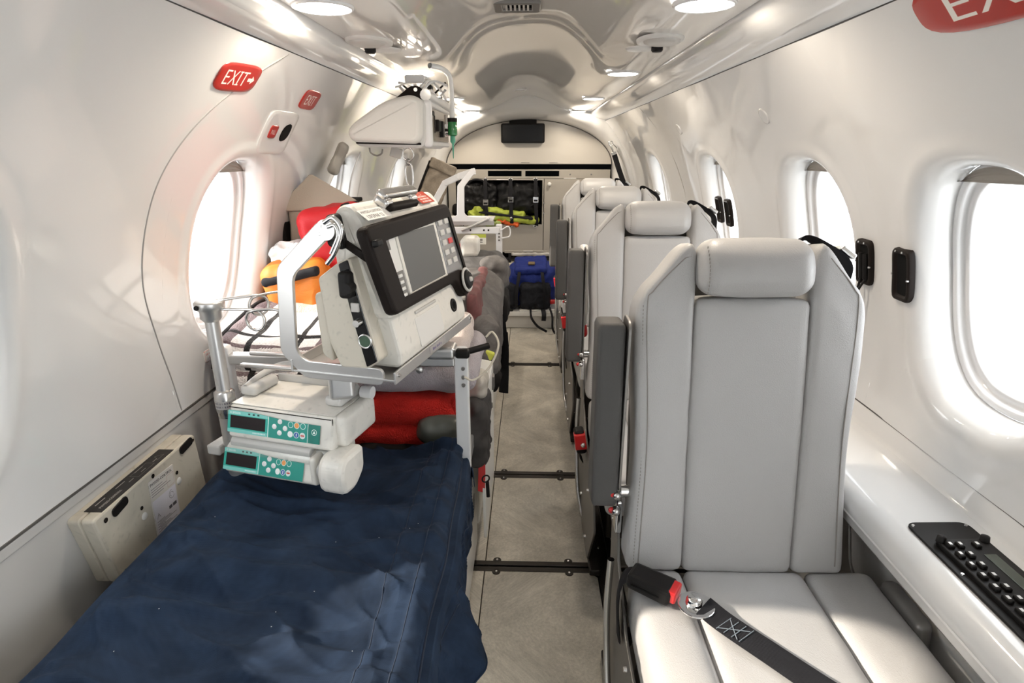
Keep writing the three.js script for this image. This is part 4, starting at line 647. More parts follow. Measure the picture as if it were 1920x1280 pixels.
{
  const t = thing('syringe_pump', 'upper white pump with teal keypad and grey carrying handle on top', 'pump', PO, pumpYaw);
  const prof = [[0, 0, 0.006], [0.016, -0.056, 0.008], [0.010, -0.062, 0.006], [-0.125, -0.062, 0.01], [-0.125, 0.0, 0.012]];
  part('housing', sideX(prof, 0, 0.222, 0.006), M.whitePlastic, t);
  part('lid_line', T(box(0.218, 0.0012, 0.118, 0.0004), 0.111, -0.0045 + 0.006, -0.062), M.whitePlastic, t);
  part('side_cover', T(soft(0.035, 0.062, 0.115, { r: 0.012, amp: 0 }), 0.222, -0.031, -0.060), M.whitePlastic, t);
  part('seam', [T(box(0.216, 0.0012, 0.002, 0.0004), 0.108, -0.004, 0.0022), T(box(0.0012, 0.02, 0.002, 0.0004), 0.2185, -0.012, 0.002)], M.rubber, t);
  pumpFace(t, 0.196, 0.041, 0.275, -0.009, 0.0042, false);
  for (const s of [0, 1]) part('handle_foot', T(soft(0.036, 0.020, 0.075, { r: 0.008, amp: 0 }), s ? 0.197 : 0.012, 0.012, -0.072), M.greyPlastic, t);
  part('handle', tube([[0.006, 0.018, -0.04], [0.004, 0.024, -0.075], [0.010, 0.030, -0.112], [0.035, 0.036, -0.135], [0.11, 0.038, -0.142], [0.175, 0.036, -0.137], [0.200, 0.030, -0.114], [0.204, 0.024, -0.08], [0.201, 0.018, -0.045]], 0.0062), M.greyPlastic, t);
  part('rear_rib', [T(box(0.18, 0.018, 0.008, 0.003), 0.105, 0.008, -0.126), T(box(0.006, 0.02, 0.012, 0.002), 0.105, 0.016, -0.128)], M.greyPlastic, t);
  part('release_knob', T(cyl(0.012, 0.012, 0.022, 24), 0.232, 0.010, -0.10, 0, 0, PI / 2), M.frameWhite, t);
}
{
  const t = thing('syringe_pump', 'lower white pump with clear syringe cover and big white drive head', 'pump', [PO[0] - 0.010, PO[1] - 0.063, PO[2] + 0.008], pumpYaw);
  const prof = [[0.006, -0.016, 0.006], [0.022, -0.058, 0.006], [0.014, -0.066, 0.006], [-0.12, -0.066, 0.01], [-0.12, -0.004, 0.008], [-0.02, -0.004, 0.006]];
  part('housing', sideX(prof, 0, 0.198, 0.004), M.whitePlastic, t);
  pumpFace(t, 0.172, 0.041, 0.36, -0.0175, 0.0085, true);
  part('syringe_cover', grid((u, v) => { const a = lerp(-0.1, PI * 0.62, v); return [u, -0.022 + 0.020 * sin(a), -0.012 + 0.026 * cos(a)]; }, 4, 14, 0.006, 0.186), phys(lin(0.93, 0.94, 0.94), 0.08, { transmission: 0.9, thickness: 0, ior: 1.4 }), t);
  part('syringe_bed', T(cyl(0.011, 0.011, 0.17, 22), 0.095, -0.010, -0.006, 0, 0, PI / 2), M.greyPlastic, t);
  part('end_bracket', T(soft(0.014, 0.055, 0.05, { r: 0.006, amp: 0 }), 0.194, -0.035, -0.004), M.whitePlastic, t);
  part('plunger_holder', [T(cyl(0.02, 0.02, 0.012, 26), 0.207, -0.035, 0.0, 0, 0, PI / 2), T(cyl(0.006, 0.006, 0.06, 14), 0.215, -0.012, -0.012, 0, 0, PI / 2)], M.greyPlastic, t);
  part('drive_head', T(sideX([[-0.052, 0.022, 0.012], [0.016, 0.024, 0.02], [0.032, -0.006, 0.02], [0.024, -0.046, 0.016], [-0.018, -0.05, 0.016], [-0.05, -0.026, 0.012]], 0.216, 0.05, 0.009), 0, -0.018, 0.012), M.whitePlastic, t);
  part('clamp', [T(box(0.05, 0.045, 0.04, 0.006), -0.01, -0.02, -0.06), T(box(0.03, 0.02, 0.05, 0.004), -0.045, -0.04, -0.03)], M.greyPlastic, t);
}
// ---------- patient monitor on its tray ----------
const MO = [-0.229, 0.78, -0.914], MR = 1.3369, LEAN = -0.2218;
const fr = (g) => g.rotateX(LEAN).translate(0, 0.024, 0);     // front panel frame: x across, y up the panel, z out of it
{
  const t = thing('monitor_tray', 'grey metal tilting tray with bent side arms holding the patient monitor', 'mount', MO, MR);
  part('tray', [T(box(0.395, 0.004, 0.20, 0.001), 0.195, -0.004, -0.098), T(box(0.395, 0.022, 0.004, 0.001), 0.195, 0.001, 0.002), T(box(0.395, 0.022, 0.004, 0.001), 0.195, 0.005, -0.2)], M.alu, t);
  const armPts = (hw) => { const c = [[-0.02, 0.0], [-0.175, 0.0], [-0.205, 0.03], [-0.193, 0.176], [-0.104, 0.255]], L = [], R = []; c.forEach((p, i) => { const a = c[Math.max(0, i - 1)], b = c[Math.min(c.length - 1, i + 1)]; let dx = b[0] - a[0], dy = b[1] - a[1]; const l = Math.hypot(dx, dy); dx /= l; dy /= l; const k = i > 0 && i < 4 ? 1.08 : 1; L.push([p[0] - dy * hw * k, p[1] + dx * hw * k, 0.014]); R.push([p[0] + dy * hw * k, p[1] - dx * hw * k, 0.014]); }); return [...L, ...R.reverse()]; };
  part('side_arm', sideX(armPts(0.0155), 0.0, 0.007, 0.0015), M.alu, t); part('side_arm', sideX(armPts(0.0155), 0.385, 0.007, 0.0015), M.alu, t);
  for (const x of [0.0, 0.392]) part('pivot', T(cyl(0.017, 0.017, x ? 0.03 : 0.04, 26), x + (x ? -0.01 : 0.016), 0.250, -0.103, 0, 0, PI / 2), M.alu, t);
  part('locking_lever', [tube([[-0.004, 0.262, -0.104], [-0.005, 0.270, -0.085], [-0.005, 0.250, -0.072], [-0.005, 0.215, -0.088], [-0.005, 0.195, -0.105]], 0.0042), tube([[-0.004, 0.255, -0.098], [-0.005, 0.258, -0.084], [-0.005, 0.242, -0.080], [-0.005, 0.212, -0.096]], 0.0032)], M.chrome, t);
  for (const [z, y] of [[-0.108, 0.255], [-0.115, 0.243]]) part('bolt', T(bolt(0.0045, 0.004).rotateZ(PI / 2), -0.002, y, z), M.steel, t);
  for (const x of [0.01, 0.385]) part('bolt', T(bolt(0.004, 0.004).rotateX(PI / 2), x, 0.003, 0.005), M.steel, t);
  const dl = part('tray_label', decal(0.075, 0.014), std(0xffffff, 0.4, 0.2, { map: textTex(384, 72, (x) => { x.fillStyle = '#5a4a84'; x.font = 'bold 40px sans-serif'; for (let i = 0; i < 9; i++) x.fillRect(70 + i * 26, 22 + (i % 3) * 4, i % 4 === 3 ? 8 : 18, 30 - (i % 3) * 4); }, '#b7b3b2') }), t, 'small purple lettering plate'); dl.position.set(0.185, 0.0015, 0.0046);
}
{
  const t = thing('patient_monitor', 'cream and white patient monitor with dark padded screen bezel and grey display', 'monitor', MO, MR);
  const B = M.whitePlastic;
  part('lower_body', sideX([[-0.001, 0.006, 0.012], [0.0, 0.03, 0.006], [-0.016, 0.10, 0.01], [-0.10, 0.10, 0.01], [-0.10, 0.006, 0.01]], 0.032, 0.338, 0.006), B, t);
  part('upper_body', sideX([[-0.014, 0.096, 0.006], [-0.052, 0.262, 0.012], [-0.074, 0.291, 0.02], [-0.104, 0.282, 0.02], [-0.113, 0.22, 0.02], [-0.100, 0.096, 0.006]], 0.026, 0.345, 0.010), B, t);
  part('side_module', sideX([[-0.066, 0.206, 0.006], [-0.088, 0.197, 0.006], [-0.128, 0.169, 0.006], [-0.120, 0.06, 0.02], [-0.100, 0.012, 0.006], [-0.047, 0.014, 0.006], [-0.024, 0.030, 0.006]], -0.002, 0.036, 0.004), M.cream, t);
  const st = part('connector_strip', sideX([[-0.068, 0.203, 0.003], [-0.085, 0.195, 0.003], [-0.0665, 0.10, 0.02], [-0.048, 0.018, 0.003], [-0.028, 0.030, 0.003], [-0.047, 0.11, 0.02]], -0.0045, 0.004, 0.001), M.blackGloss, t, 'black connector strip');
  const along = (k, o = 0) => [lerp(-0.076, -0.038, k) + o, lerp(0.198, 0.026, k)];
  { const [z, y] = along(0.20); part('plug', [T(soft(0.022, 0.045, 0.022, { r: 0.007, amp: 0 }), -0.012, y, z), T(cyl(0.009, 0.009, 0.02, 18), -0.016, y - 0.004, z + 0.006, 0, 0, PI / 2)], M.black, st); }
  { const [z, y] = along(0.43); part('socket', T(box(0.005, 0.016, 0.015, 0.002), -0.006, y, z), M.greyPaint, st); }
  { const [z, y] = along(0.575); part('gas_port', T(cyl(0.006, 0.007, 0.016, 18), -0.010, y, z, 0, 0, PI / 2), M.steel, st); }
  { const [z, y] = along(0.77); part('round_connector', T(tor(0.0115, 0.0018, 28), -0.006, y, z, 0, PI / 2), M.chrome, st); part('connector_insert', T(cyl(0.0105, 0.0105, 0.003, 24), -0.0052, y, z, 0, 0, PI / 2), std(lin(0.05, 0.10, 0.06), 0.6), st); }
  part('battery_pack', sideX([[-0.116, 0.148, 0.006], [-0.142, 0.14, 0.008], [-0.138, 0.03, 0.008], [-0.118, 0.018, 0.006]], 0.004, 0.17, 0.003), M.cream, t); part('battery_pack', sideX([[-0.116, 0.148, 0.006], [-0.142, 0.14, 0.008], [-0.138, 0.03, 0.008], [-0.118, 0.018, 0.006]], 0.178, 0.17, 0.003), M.cream, t);
  // padded bezel with the bulge round the dial
  const bez = [[0.020, 0.080, 0.016], [-0.004, 0.235, 0.020], [0.372, 0.243, 0.022], [0.392, 0.09, 0.02], [0.388, 0.040, 0.022], [0.340, 0.036, 0.02], [0.322, 0.078, 0.02]];
  const hole = [[0.060, 0.094], [0.044, 0.212], [0.360, 0.222], [0.382, 0.10], [0.376, 0.082], [0.335, 0.092]];
  part('bezel', fr(ext(bez, 0.023, 0.008, 0.016, [hole], 4).translate(0, 0, -0.003)), M.rubber, t, 'dark brown padded bezel');
  part('bezel_clip', fr(T(soft(0.022, 0.012, 0.012, { r: 0.004, amp: 0 }), 0.012, 0.205, 0.026)), M.black, t);
  part('front_panel', fr(T(box(0.345, 0.132, 0.014, 0.002), 0.211, 0.155, 0.007)), M.white, t);
  part('screen', fr(T(box(0.166, 0.104, 0.002, 0.0008), 0.190, 0.155, 0.0152)), phys(lin(0.14, 0.14, 0.138), 0.4, { specularIntensity: 0.5 }), t, 'unlit grey display');
  part('screen_frame', fr(ext([[0.098, 0.094], [0.283, 0.094], [0.283, 0.216], [0.098, 0.216]], 0.003, 0.001, 0.004, [[[0.107, 0.103], [0.273, 0.103], [0.273, 0.207], [0.107, 0.207]]]).translate(0, 0, 0.0135)), M.whitePlastic, t);
  part('key_panel', fr(T(box(0.078, 0.128, 0.002, 0.0008), 0.327, 0.155, 0.0148)), phys(lin(0.30, 0.30, 0.31), 0.12, { clearcoat: 1, clearcoatRoughness: 0.04, metalness: 0.3 }), t, 'glossy grey key panel');
  for (let r = 0; r < 5; r++) for (let k = 0; k < 2; k++) part('key', fr(T(soft(0.022, 0.012, 0.004, { r: 0.0018, amp: 0, n: 6 }), 0.306 + k * 0.034, 0.207 - r * 0.021, 0.0165)), r === 2 && k ? M.red : M.greyPlastic, t);
  part('soft_key_panel', fr(T(box(0.034, 0.050, 0.002, 0.0008), 0.077, 0.122, 0.0148)), M.greyMetal, t);
  for (let i = 0; i < 4; i++) part('soft_key', fr(T(soft(0.014, 0.006, 0.004, { r: 0.0015, amp: 0, n: 6 }), 0.077, 0.139 - i * 0.0115, 0.0165)), M.white, t);
  part('warning_label', fr(T(box(0.012, 0.018, 0.001, 0.0003), 0.066, 0.196, 0.0148)), M.greyMetal, t);
  const dl = part('dial', fr(T(lathe([[0.0005, 0.012], [0.016, 0.012], [0.020, 0.008], [0.021, 0]], 32).rotateX(PI / 2), 0.358, 0.072, 0.022)), M.black, t); part('dial_ring', fr(T(tor(0.0245, 0.003, 36), 0.358, 0.072, 0.026)), M.greyPlastic, dl); part('dial_hub', fr(T(lathe([[0.0005, 0.006], [0.005, 0.005], [0.006, 0]], 18).rotateX(PI / 2), 0.358, 0.072, 0.033)), M.greyPlastic, dl);
  part('cable_port', fr(T(lathe([[0.007, -0.002], [0.008, 0.003], [0.014, 0.004], [0.015, 0]], 26).rotateX(PI / 2), 0.305, 0.030, 0.0)), M.black, t); part('port_void', fr(T(cyl(0.008, 0.008, 0.002, 20).rotateX(PI / 2), 0.305, 0.030, 0.002)), M.void, t);
  part('printer_door', fr(ext([[0.115, -0.004], [0.232, -0.004], [0.232, 0.052], [0.115, 0.052]], 0.0025, 0.0008, 0.004)), M.white, t);
  part('handle_recess', fr(T(box(0.10, 0.006, 0.004, 0.002), 0.172, 0.061, 0.002)), M.greyPlastic, t);
  { const sp = []; for (let r = 0; r < 6; r++) for (let k = 0; k < 5; k++) sp.push(fr(T(cyl(0.0011, 0.0011, 0.001, 8).rotateX(PI / 2), 0.052 + k * 0.005 + (r & 1) * 0.0025, 0.025 + r * 0.006, 0.0006))); const m = part('speaker_holes', sp, M.rubber, t); m.userData.kind = 'stuff'; }
  // carrying handle and labels on the sloping top
  const topF = (g) => g.rotateX(-0.95).translate(0, 0.277, -0.0615);
  part('carry_handle', [topF(T(soft(0.030, 0.030, 0.022, { r: 0.008, amp: 0 }), 0.125, 0.006, 0.006)), topF(T(soft(0.030, 0.030, 0.022, { r: 0.008, amp: 0 }), 0.232, 0.006, 0.006)), topF(T(soft(0.14, 0.022, 0.014, { r: 0.006, amp: 0 }), 0.178, 0.010, 0.020))], M.steel, t);
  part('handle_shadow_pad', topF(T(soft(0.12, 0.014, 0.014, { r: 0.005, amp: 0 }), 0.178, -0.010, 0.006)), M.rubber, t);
  part('red_label', topF(T(decal(0.064, 0.034), 0.302, 0.004, 0.0015)), std(0xffffff, 0.4, 0, { map: textTex(256, 160, (x, w, h) => { x.fillStyle = '#e9dcd6'; x.font = 'bold 26px sans-serif'; x.textAlign = 'center'; x.beginPath(); x.ellipse(128, 30, 34, 16, 0, 0, 7); x.lineWidth = 5; x.strokeStyle = '#e9dcd6'; x.stroke(); for (let r = 0; r < 3; r++) for (let i = 0; i < 9; i++) x.fillRect(44 + i * 19, 58 + r * 34, (i + r) % 4 === 3 ? 6 : 14, 20); }, '#b0412f') }), t, 'red printed label on top');
  part('name_print', topF(T(decal(0.088, 0.026), 0.070, -0.012, 0.0012)), std(0xffffff, 0.4, 0, { map: textTex(384, 112, (x) => { x.fillStyle = '#2a2626'; x.font = 'bold 36px sans-serif'; x.fillText('PHYSIO-CONTROL', 20, 42); x.font = 'bold 46px sans-serif'; x.fillText('LIFEPAK 12', 40, 96); }, '#efedea') }), t);
  part('pivot_bracket', sideX([[-0.090, 0.275, 0.01], [-0.112, 0.272, 0.01], [-0.112, 0.22, 0.01], [-0.080, 0.215, 0.01]], 0.010, 0.03, 0.004), M.black, t);
  part('strap_band', sideX([[-0.030, 0.200, 0.002], [-0.084, 0.232, 0.002], [-0.094, 0.224, 0.002], [-0.034, 0.187, 0.002]], 0.0195, 0.006, 0.001), M.rubber, t);
}
// bridge over the stretcher that carries the tray
{
  const t = thing('equipment_bridge', 'white and grey metal bridge frame over the stretcher carrying the monitor tray', 'bridge frame', [-0.40, 0.44, -1.16]);
  for (const s of [-1, 1]) part('leg', T(ext([[-0.015, 0], [0.015, 0], [0.015, 0.30], [-0.015, 0.30]], 0.022, 0.003, 0.012), s * 0.258, 0.015, -0.011), M.frameWhite, t);
  part('cross_rail', T(box(0.49, 0.022, 0.03, 0.004), 0, 0.285, 0), M.alu, t);
  part('slide_rail', bar([-0.05, 0.310, 0.09], [0.20, 0.305, -0.02], 0.02, 0.010, 0.003), std(lin(0.35, 0.42, 0.52), 0.3, 0.8), t, 'blue-grey slide rail'); part('slide_rail', bar([-0.16, 0.315, 0.12], [0.02, 0.320, 0.16], 0.012, 0.008, 0.003), M.steel, t); part('slide_rail', bar([-0.17, 0.318, 0.06], [0.02, 0.318, 0.08], 0.010, 0.008, 0.003), M.steel, t);
  part('clamp_block', T(soft(0.046, 0.050, 0.045, { r: 0.008, amp: 0 }), 0.058, 0.305, 0.185, 0, 0.3, 0), M.alu, t);
  part('latch_plate', [T(soft(0.062, 0.028, 0.05, { r: 0.008, amp: 0 }), 0.215, 0.305, -0.005), T(lathe([[0.0005, 0.005], [0.007, 0.004], [0.008, 0]], 18).rotateX(PI / 2), 0.17, 0.27, 0.02)], M.alu, t);
  for (const y of [0.25, 0.27, 0.232]) part('bolt', T(bolt(0.0045, 0.005).rotateX(PI / 2), 0.262, y, 0.013), M.greyMetal, t);
  part('lock_lever', [rod([0.258, 0.305, 0.012], [0.315, 0.312, -0.02], 0.007), T(soft(0.03, 0.02, 0.02, { r: 0.006, amp: 0 }), 0.262, 0.305, 0.012)], M.black, t);
  part('safety_wire', tube([[0.264, 0.252, 0.014], [0.285, 0.245, 0.012], [0.318, 0.268, -0.01], [0.336, 0.31, -0.03], [0.322, 0.335, -0.045], [0.308, 0.325, -0.04]], 0.0024), M.cream, t);
}
// ---------- blankets, bags and clothes on the stretchers ----------
const fleece = (c, o = {}) => phys(c, 0.95, { sheen: 0.7, sheenRoughness: 0.6, sheenColor: new THREE.Color(c).multiplyScalar(1.1), bumpMap: fleeceBump, bumpScale: 0.0022, ...o });
{
  const t = thing('red_blanket', 'thick folded bright red fleece blanket behind the navy mattress', 'blanket', [-0.40, 0.525, -1.375]), m = fleece(lin(0.50, 0.012, 0.006));
  part('upper_fold', T(soft(0.46, 0.085, 0.27, { r: 0.04, amp: 0.008, f: 9, s: 3, n: 44 }), 0.0, 0.032, 0), m, t); part('lower_fold', T(soft(0.45, 0.07, 0.27, { r: 0.034, amp: 0.008, f: 9, s: 6, n: 40 }), -0.01, -0.035, 0.004), m, t);
  part('hanging_edge', T(soft(0.025, 0.12, 0.13, { r: 0.011, amp: 0.006, s: 8 }), 0.222, 0.0, 0.05, 0, 0, 0.08), m, t);
}
{
  const t = thing('grey_blanket', 'grey-mauve fleece blanket with fuzzy surface on top of the red one', 'blanket', [-0.33, 0.655, -1.43]), m = fleece(lin(0.36, 0.33, 0.35));
  part('upper_fold', T(soft(0.36, 0.06, 0.34, { r: 0.028, amp: 0.008, f: 8, s: 4, n: 40 }), 0.0, 0.03, -0.01), fleece(lin(0.56, 0.49, 0.46)), t); part('lower_fold', T(soft(0.42, 0.065, 0.34, { r: 0.03, amp: 0.008, f: 8, s: 2, n: 44 }), 0, -0.02, 0.01), m, t);
}
const plaidTex = canvasTex(512, 512, (x, w, h) => {
  x.fillStyle = '#e4e0df'; x.fillRect(0, 0, w, h);
  const P = (a, b, c) => { x.fillStyle = c; x.fillRect(a * w, 0, b * w, h); };
  P(0.28, 0.30, 'rgba(70,50,54,0.72)'); x.fillStyle = 'rgba(70,50,54,0.72)'; x.fillRect(0, 0.18 * h, w, 0.30 * h); P(0.70, 0.05, '#0d0b0c'); P(0.10, 0.04, '#0d0b0c'); x.fillStyle = '#0d0b0c'; x.fillRect(0, 0.62 * h, w, 0.05 * h);
  for (let i = 0; i < 9000; i++) { x.fillStyle = rnd() < 0.5 ? 'rgba(255,255,255,0.12)' : 'rgba(60,50,55,0.12)'; x.fillRect(rnd() * w, rnd() * h, 5, 2); }
}); plaidTex.wrapS = plaidTex.wrapT = THREE.RepeatWrapping; plaidTex.repeat.set(3.6, 3.6);
{
  const t = thing('plaid_blanket', 'white, brown and black checked wool blanket against the left wall', 'blanket', [-0.565, 0.665, -1.37]), m = fleece(lin(1, 1, 1), { map: plaidTex, sheen: 0.3 });
  const wp = (q) => { q.y += -0.12 * q.z - 0.16 * q.x * smooth(-0.05, -0.2, q.x); };
  part('top_fold', T(soft(0.31, 0.07, 0.32, { r: 0.03, amp: 0.008, f: 9, s: 5, n: 44, warp: wp }), 0.0, 0.048, -0.01), m, t); part('lower_fold', T(soft(0.34, 0.09, 0.33, { r: 0.04, amp: 0.008, f: 9, s: 9, n: 44, warp: wp }), 0.01, -0.022, 0.01), m, t);
  part('overlock_edge', T(tube([[-0.145, 0.02, 0.17], [-0.158, 0.06, 0.13], [-0.158, 0.085, 0.02], [-0.15, 0.105, -0.1], [-0.10, 0.118, -0.165]], 0.006), 0, 0, 0), std(lin(0.025, 0.02, 0.02), 0.95, 0, { bumpMap: weaveBump, bumpScale: 0.004 }), t, 'black stitched edge');
}
{
  const t = thing('folded_cloth', 'folded beige cloth lying behind the checked blanket', 'cloth', [-0.56, 0.735, -1.50]), m = fleece(lin(0.60, 0.49, 0.42));
  part('fold', soft(0.24, 0.06, 0.16, { amp: 0.006, s: 4 }), m, t); part('fold', T(soft(0.20, 0.05, 0.15, { amp: 0.006, s: 7 }), 0.04, -0.05, 0.01), m, t);
}
{
  const t = thing('support_pile', 'dark folded blankets stacked low under the beige cloth and orange bag', 'blanket', [-0.50, 0.57, -1.62]); for (let i = 0; i < 3; i++) part('fold', T(soft(0.26, 0.075, 0.20, { amp: 0.006, s: 3 + i }), 0, -0.085 + i * 0.075, 0), M.blackMatte, t);
}
const orangeN = std(lin(0.60, 0.17, 0.012), 0.6, 0, { bumpMap: weaveBump, bumpScale: 0.0005 }), redN = std(lin(0.50, 0.006, 0.012), 0.55, 0, { bumpMap: weaveBump, bumpScale: 0.0005 });
{
  const t = thing('orange_bag', 'bright orange medical bag with black band, left of the monitor', 'bag', [-0.622, 0.765, -1.55]); t.rotation.z = 0.1;
  part('body', soft(0.17, 0.21, 0.15, { r: 0.035, amp: 0.010, f: 11, s: 3, n: 36 }), orangeN, t); part('side_fold', T(soft(0.09, 0.12, 0.10, { amp: 0.008, s: 8 }), 0.085, -0.01, 0.02, 0, 0.4, 0.2), orangeN, t);
  part('band', T(soft(0.158, 0.024, 0.158, { r: 0.01, amp: 0.003, s: 2 }), 0, 0.072, 0.002, 0, 0, 0.12), M.webbing, t); part('lower_band', T(soft(0.16, 0.022, 0.155, { r: 0.009, amp: 0.003, s: 5 }), 0.01, -0.083, 0.004, 0, 0, 0.42), M.webbing, t);
  const w = thing('plastic_bag', 'crumpled clear white plastic bag on top of the orange bag', 'plastic bag', [-0.665, 0.875, -1.60]); part('film', soft(0.10, 0.06, 0.10, { amp: 0.016, f: 22, s: 6, n: 34 }), phys(lin(0.8, 0.8, 0.8), 0.2, { clearcoat: 0.6 }), w);
}
{
  const t = thing('red_bag', 'bright red fabric bag with dark zip propped behind the monitor', 'bag', [-0.535, 0.90, -1.62]); t.rotation.z = 0.18;
  part('body', soft(0.17, 0.22, 0.13, { r: 0.03, amp: 0.010, f: 10, s: 4, n: 36 }), redN, t); part('zip_band', T(soft(0.02, 0.22, 0.136, { r: 0.008, amp: 0.002 }), 0.06, 0, 0.002), M.webbing, t); part('lower_panel', T(soft(0.15, 0.09, 0.135, { amp: 0.006, s: 7 }), 0.02, -0.10, 0.002), std(lin(0.16, 0.006, 0.012), 0.6), t, 'darker red lower panel');
}
{
  const t = thing('tan_case', 'tall tan vinyl case with a peaked open flap behind the red bag', 'case', [-0.612, 0.44, -1.76]), m = phys(lin(0.40, 0.35, 0.29), 0.5, { bumpMap: leatherBump, bumpScale: 0.001 });
  part('body', T(soft(0.20, 0.56, 0.16, { r: 0.02, amp: 0.005, f: 8, s: 3, n: 36, warp: (q) => { q.x += 0.03 * q.y; } }), 0, 0.285, 0), m, t);
  part('flap', ext([[-0.10, 0], [0.12, 0], [0.12, 0.03], [-0.02, 0.11], [-0.10, 0.025]], 0.012, 0.004, 0.01).rotateX(-0.35).translate(0, 0.545, 0.075), m, t); part('flap', ext([[-0.075, 0], [0.075, 0], [0.02, 0.085], [-0.075, 0.03]], 0.012, 0.004, 0.01).rotateY(PI / 2).rotateZ(0.2).translate(-0.1, 0.55, 0), m, t);
  part('opening', T(box(0.17, 0.012, 0.12, 0.004), 0.01, 0.572, -0.005), M.void, t); part('edge_band', T(box(0.012, 0.50, 0.15, 0.005), -0.103, 0.27, 0.01), M.blackMatte, t);
}
const greyJ = std(lin(0.155, 0.145, 0.14), 0.75, 0, { map: clothNoise, bumpMap: weaveBump, bumpScale: 0.0008 }), reflex = std(lin(0.62, 0.62, 0.60), 0.35), hiY = std(lin(0.62, 0.66, 0.10), 0.55);
{
  const t = thing('grey_jacket', 'grey work jacket with red stripes and yellow patches draped over the aft stretcher edge', 'jacket', [-0.235, 0.585, -2.04]);
  const wp = (q) => { q.y -= 0.55 * smooth(0.0, 0.16, q.x) * smooth(-0.2, 0.2, q.z) * 0.22; };
  part('body', soft(0.27, 0.26, 0.46, { r: 0.07, amp: 0.014, f: 9, s: 3, n: 50, warp: wp }), greyJ, t);
  part('sleeve', soft(0.11, 0.22, 0.16, { r: 0.05, amp: 0.010, f: 12, s: 8, n: 36 }).rotateX(-0.25).translate(0.085, -0.06, 0.20), greyJ, t);
  part('red_stripe', soft(0.04, 0.25, 0.47, { r: 0.018, amp: 0.010, f: 9, s: 3, n: 44 }).translate(0.055, 0.010, 0.003), std(lin(0.20, 0.075, 0.075), 0.75, 0, { map: clothNoise }), t, 'faded red stripe');
  part('reflective_strip', soft(0.06, 0.018, 0.02, { r: 0.006, amp: 0.001 }).translate(0.0, 0.105, 0.19), reflex, t);
  part('yellow_patch', soft(0.07, 0.06, 0.02, { r: 0.008, amp: 0.003 }).rotateX(-0.3).rotateZ(-0.35).translate(0.05, -0.005, 0.245), hiY, t, 'yellow patch'); part('yellow_patch', soft(0.035, 0.065, 0.02, { r: 0.008, amp: 0.003 }).rotateZ(-0.45).translate(0.100, -0.080, 0.268), hiY, t, 'yellow patch');
  part('dark_cuff', soft(0.14, 0.07, 0.06, { r: 0.02, amp: 0.008, s: 5 }).rotateZ(-0.4).translate(0.075, -0.145, 0.25), M.blackMatte, t, 'black cuff');
}
{
  const t = thing('rolled_jacket', 'rolled dark grey jacket farther aft, behind the draped one', 'jacket', [-0.235, 0.655, -2.44]);
  part('roll', soft(0.30, 0.18, 0.26, { r: 0.08, amp: 0.014, f: 9, s: 12, n: 40 }), std(lin(0.11, 0.105, 0.105), 0.8, 0, { map: clothNoise }), t); part('lower_bundle', T(soft(0.34, 0.16, 0.30, { r: 0.06, amp: 0.014, f: 9, s: 15 }), -0.02, -0.13, 0), M.blackMatte, t); part('collar_fold', T(soft(0.12, 0.14, 0.10, { r: 0.045, amp: 0.008, s: 4 }), 0.09, 0.02, 0.09), greyJ, t);
  const r = thing('red_cloth', 'bit of red cloth on the rolled jacket behind the monitor', 'cloth', [-0.34, 0.765, -2.42]); part('fold', soft(0.13, 0.03, 0.10, { amp: 0.006, s: 2 }), redN, r);
}
{
  const t = thing('black_jacket', 'dark grey cloth bundle hanging beside the stretcher behind the bridge leg', 'cloth', [-0.145, 0.435, -1.435]);
  part('bundle', soft(0.075, 0.20, 0.15, { r: 0.03, amp: 0.014, f: 14, s: 5, n: 34 }), std(lin(0.045, 0.04, 0.038), 0.8, 0, { map: clothNoise }), t); part('upper_fold', T(soft(0.06, 0.07, 0.10, { amp: 0.010, s: 9 }), 0.005, 0.12, -0.01), M.taupe, t);
  const b = thing('red_strap', 'red webbing strap hanging below the dark bundle with a small snap hook', 'strap', [-0.118, 0.345, -1.385]); part('webbing', strap([[-0.01, 0.06, 0], [-0.004, 0, 0.01], [-0.006, -0.08, 0.015]], 0.022, 0.003, [0.9, 0, 0.4]), M.red, b); part('snap_hook', [T(tor(0.010, 0.0022), 0.008, -0.03, 0.03, 0, 0.4), rod([0.012, -0.04, 0.03], [0.014, -0.085, 0.03], 0.005)], M.black, b);
}
{
  const t = thing('stretcher_side_guard', 'white folded side guard plate on the aisle side of the stretcher', 'side guard', [-0.118, 0.40, -1.55]);
  part('plate', T(ext([[-0.20, 0.11], [0.02, 0.12], [0.12, 0.06], [0.19, -0.14], [0.17, -0.30], [-0.20, -0.30]], 0.008, 0.002, 0.02).rotateY(-PI / 2), 0.006, 0, 0), M.white, t); part('top_flange', T(box(0.045, 0.006, 0.20, 0.002), -0.016, 0.112, -0.09, 0, 0, -0.2), M.white, t); part('latch', [T(soft(0.016, 0.05, 0.03, { r: 0.006, amp: 0 }), 0.006, 0.06, -0.14), T(cyl(0.008, 0.008, 0.01, 16), 0.008, 0.02, -0.05, 0, 0, PI / 2)], M.greyMetal, t);
}
{
  const t = thing('hanging_strap', 'black webbing strap end hanging into the aisle below the grey jacket', 'strap', [-0.098, 0.42, -2.12]);
  part('webbing', strap([[-0.01, 0.14, 0.0], [0.0, 0.06, 0.02], [0.006, -0.06, 0.02], [0.004, -0.17, 0.03]], 0.04, 0.005, [0.9, 0, 0.3]), M.webbing, t); part('tail', strap([[0.01, 0.08, 0.03], [0.014, 0.0, 0.035], [0.012, -0.07, 0.03]], 0.025, 0.006, [0.9, 0, 0.3]), M.webbing, t);
}
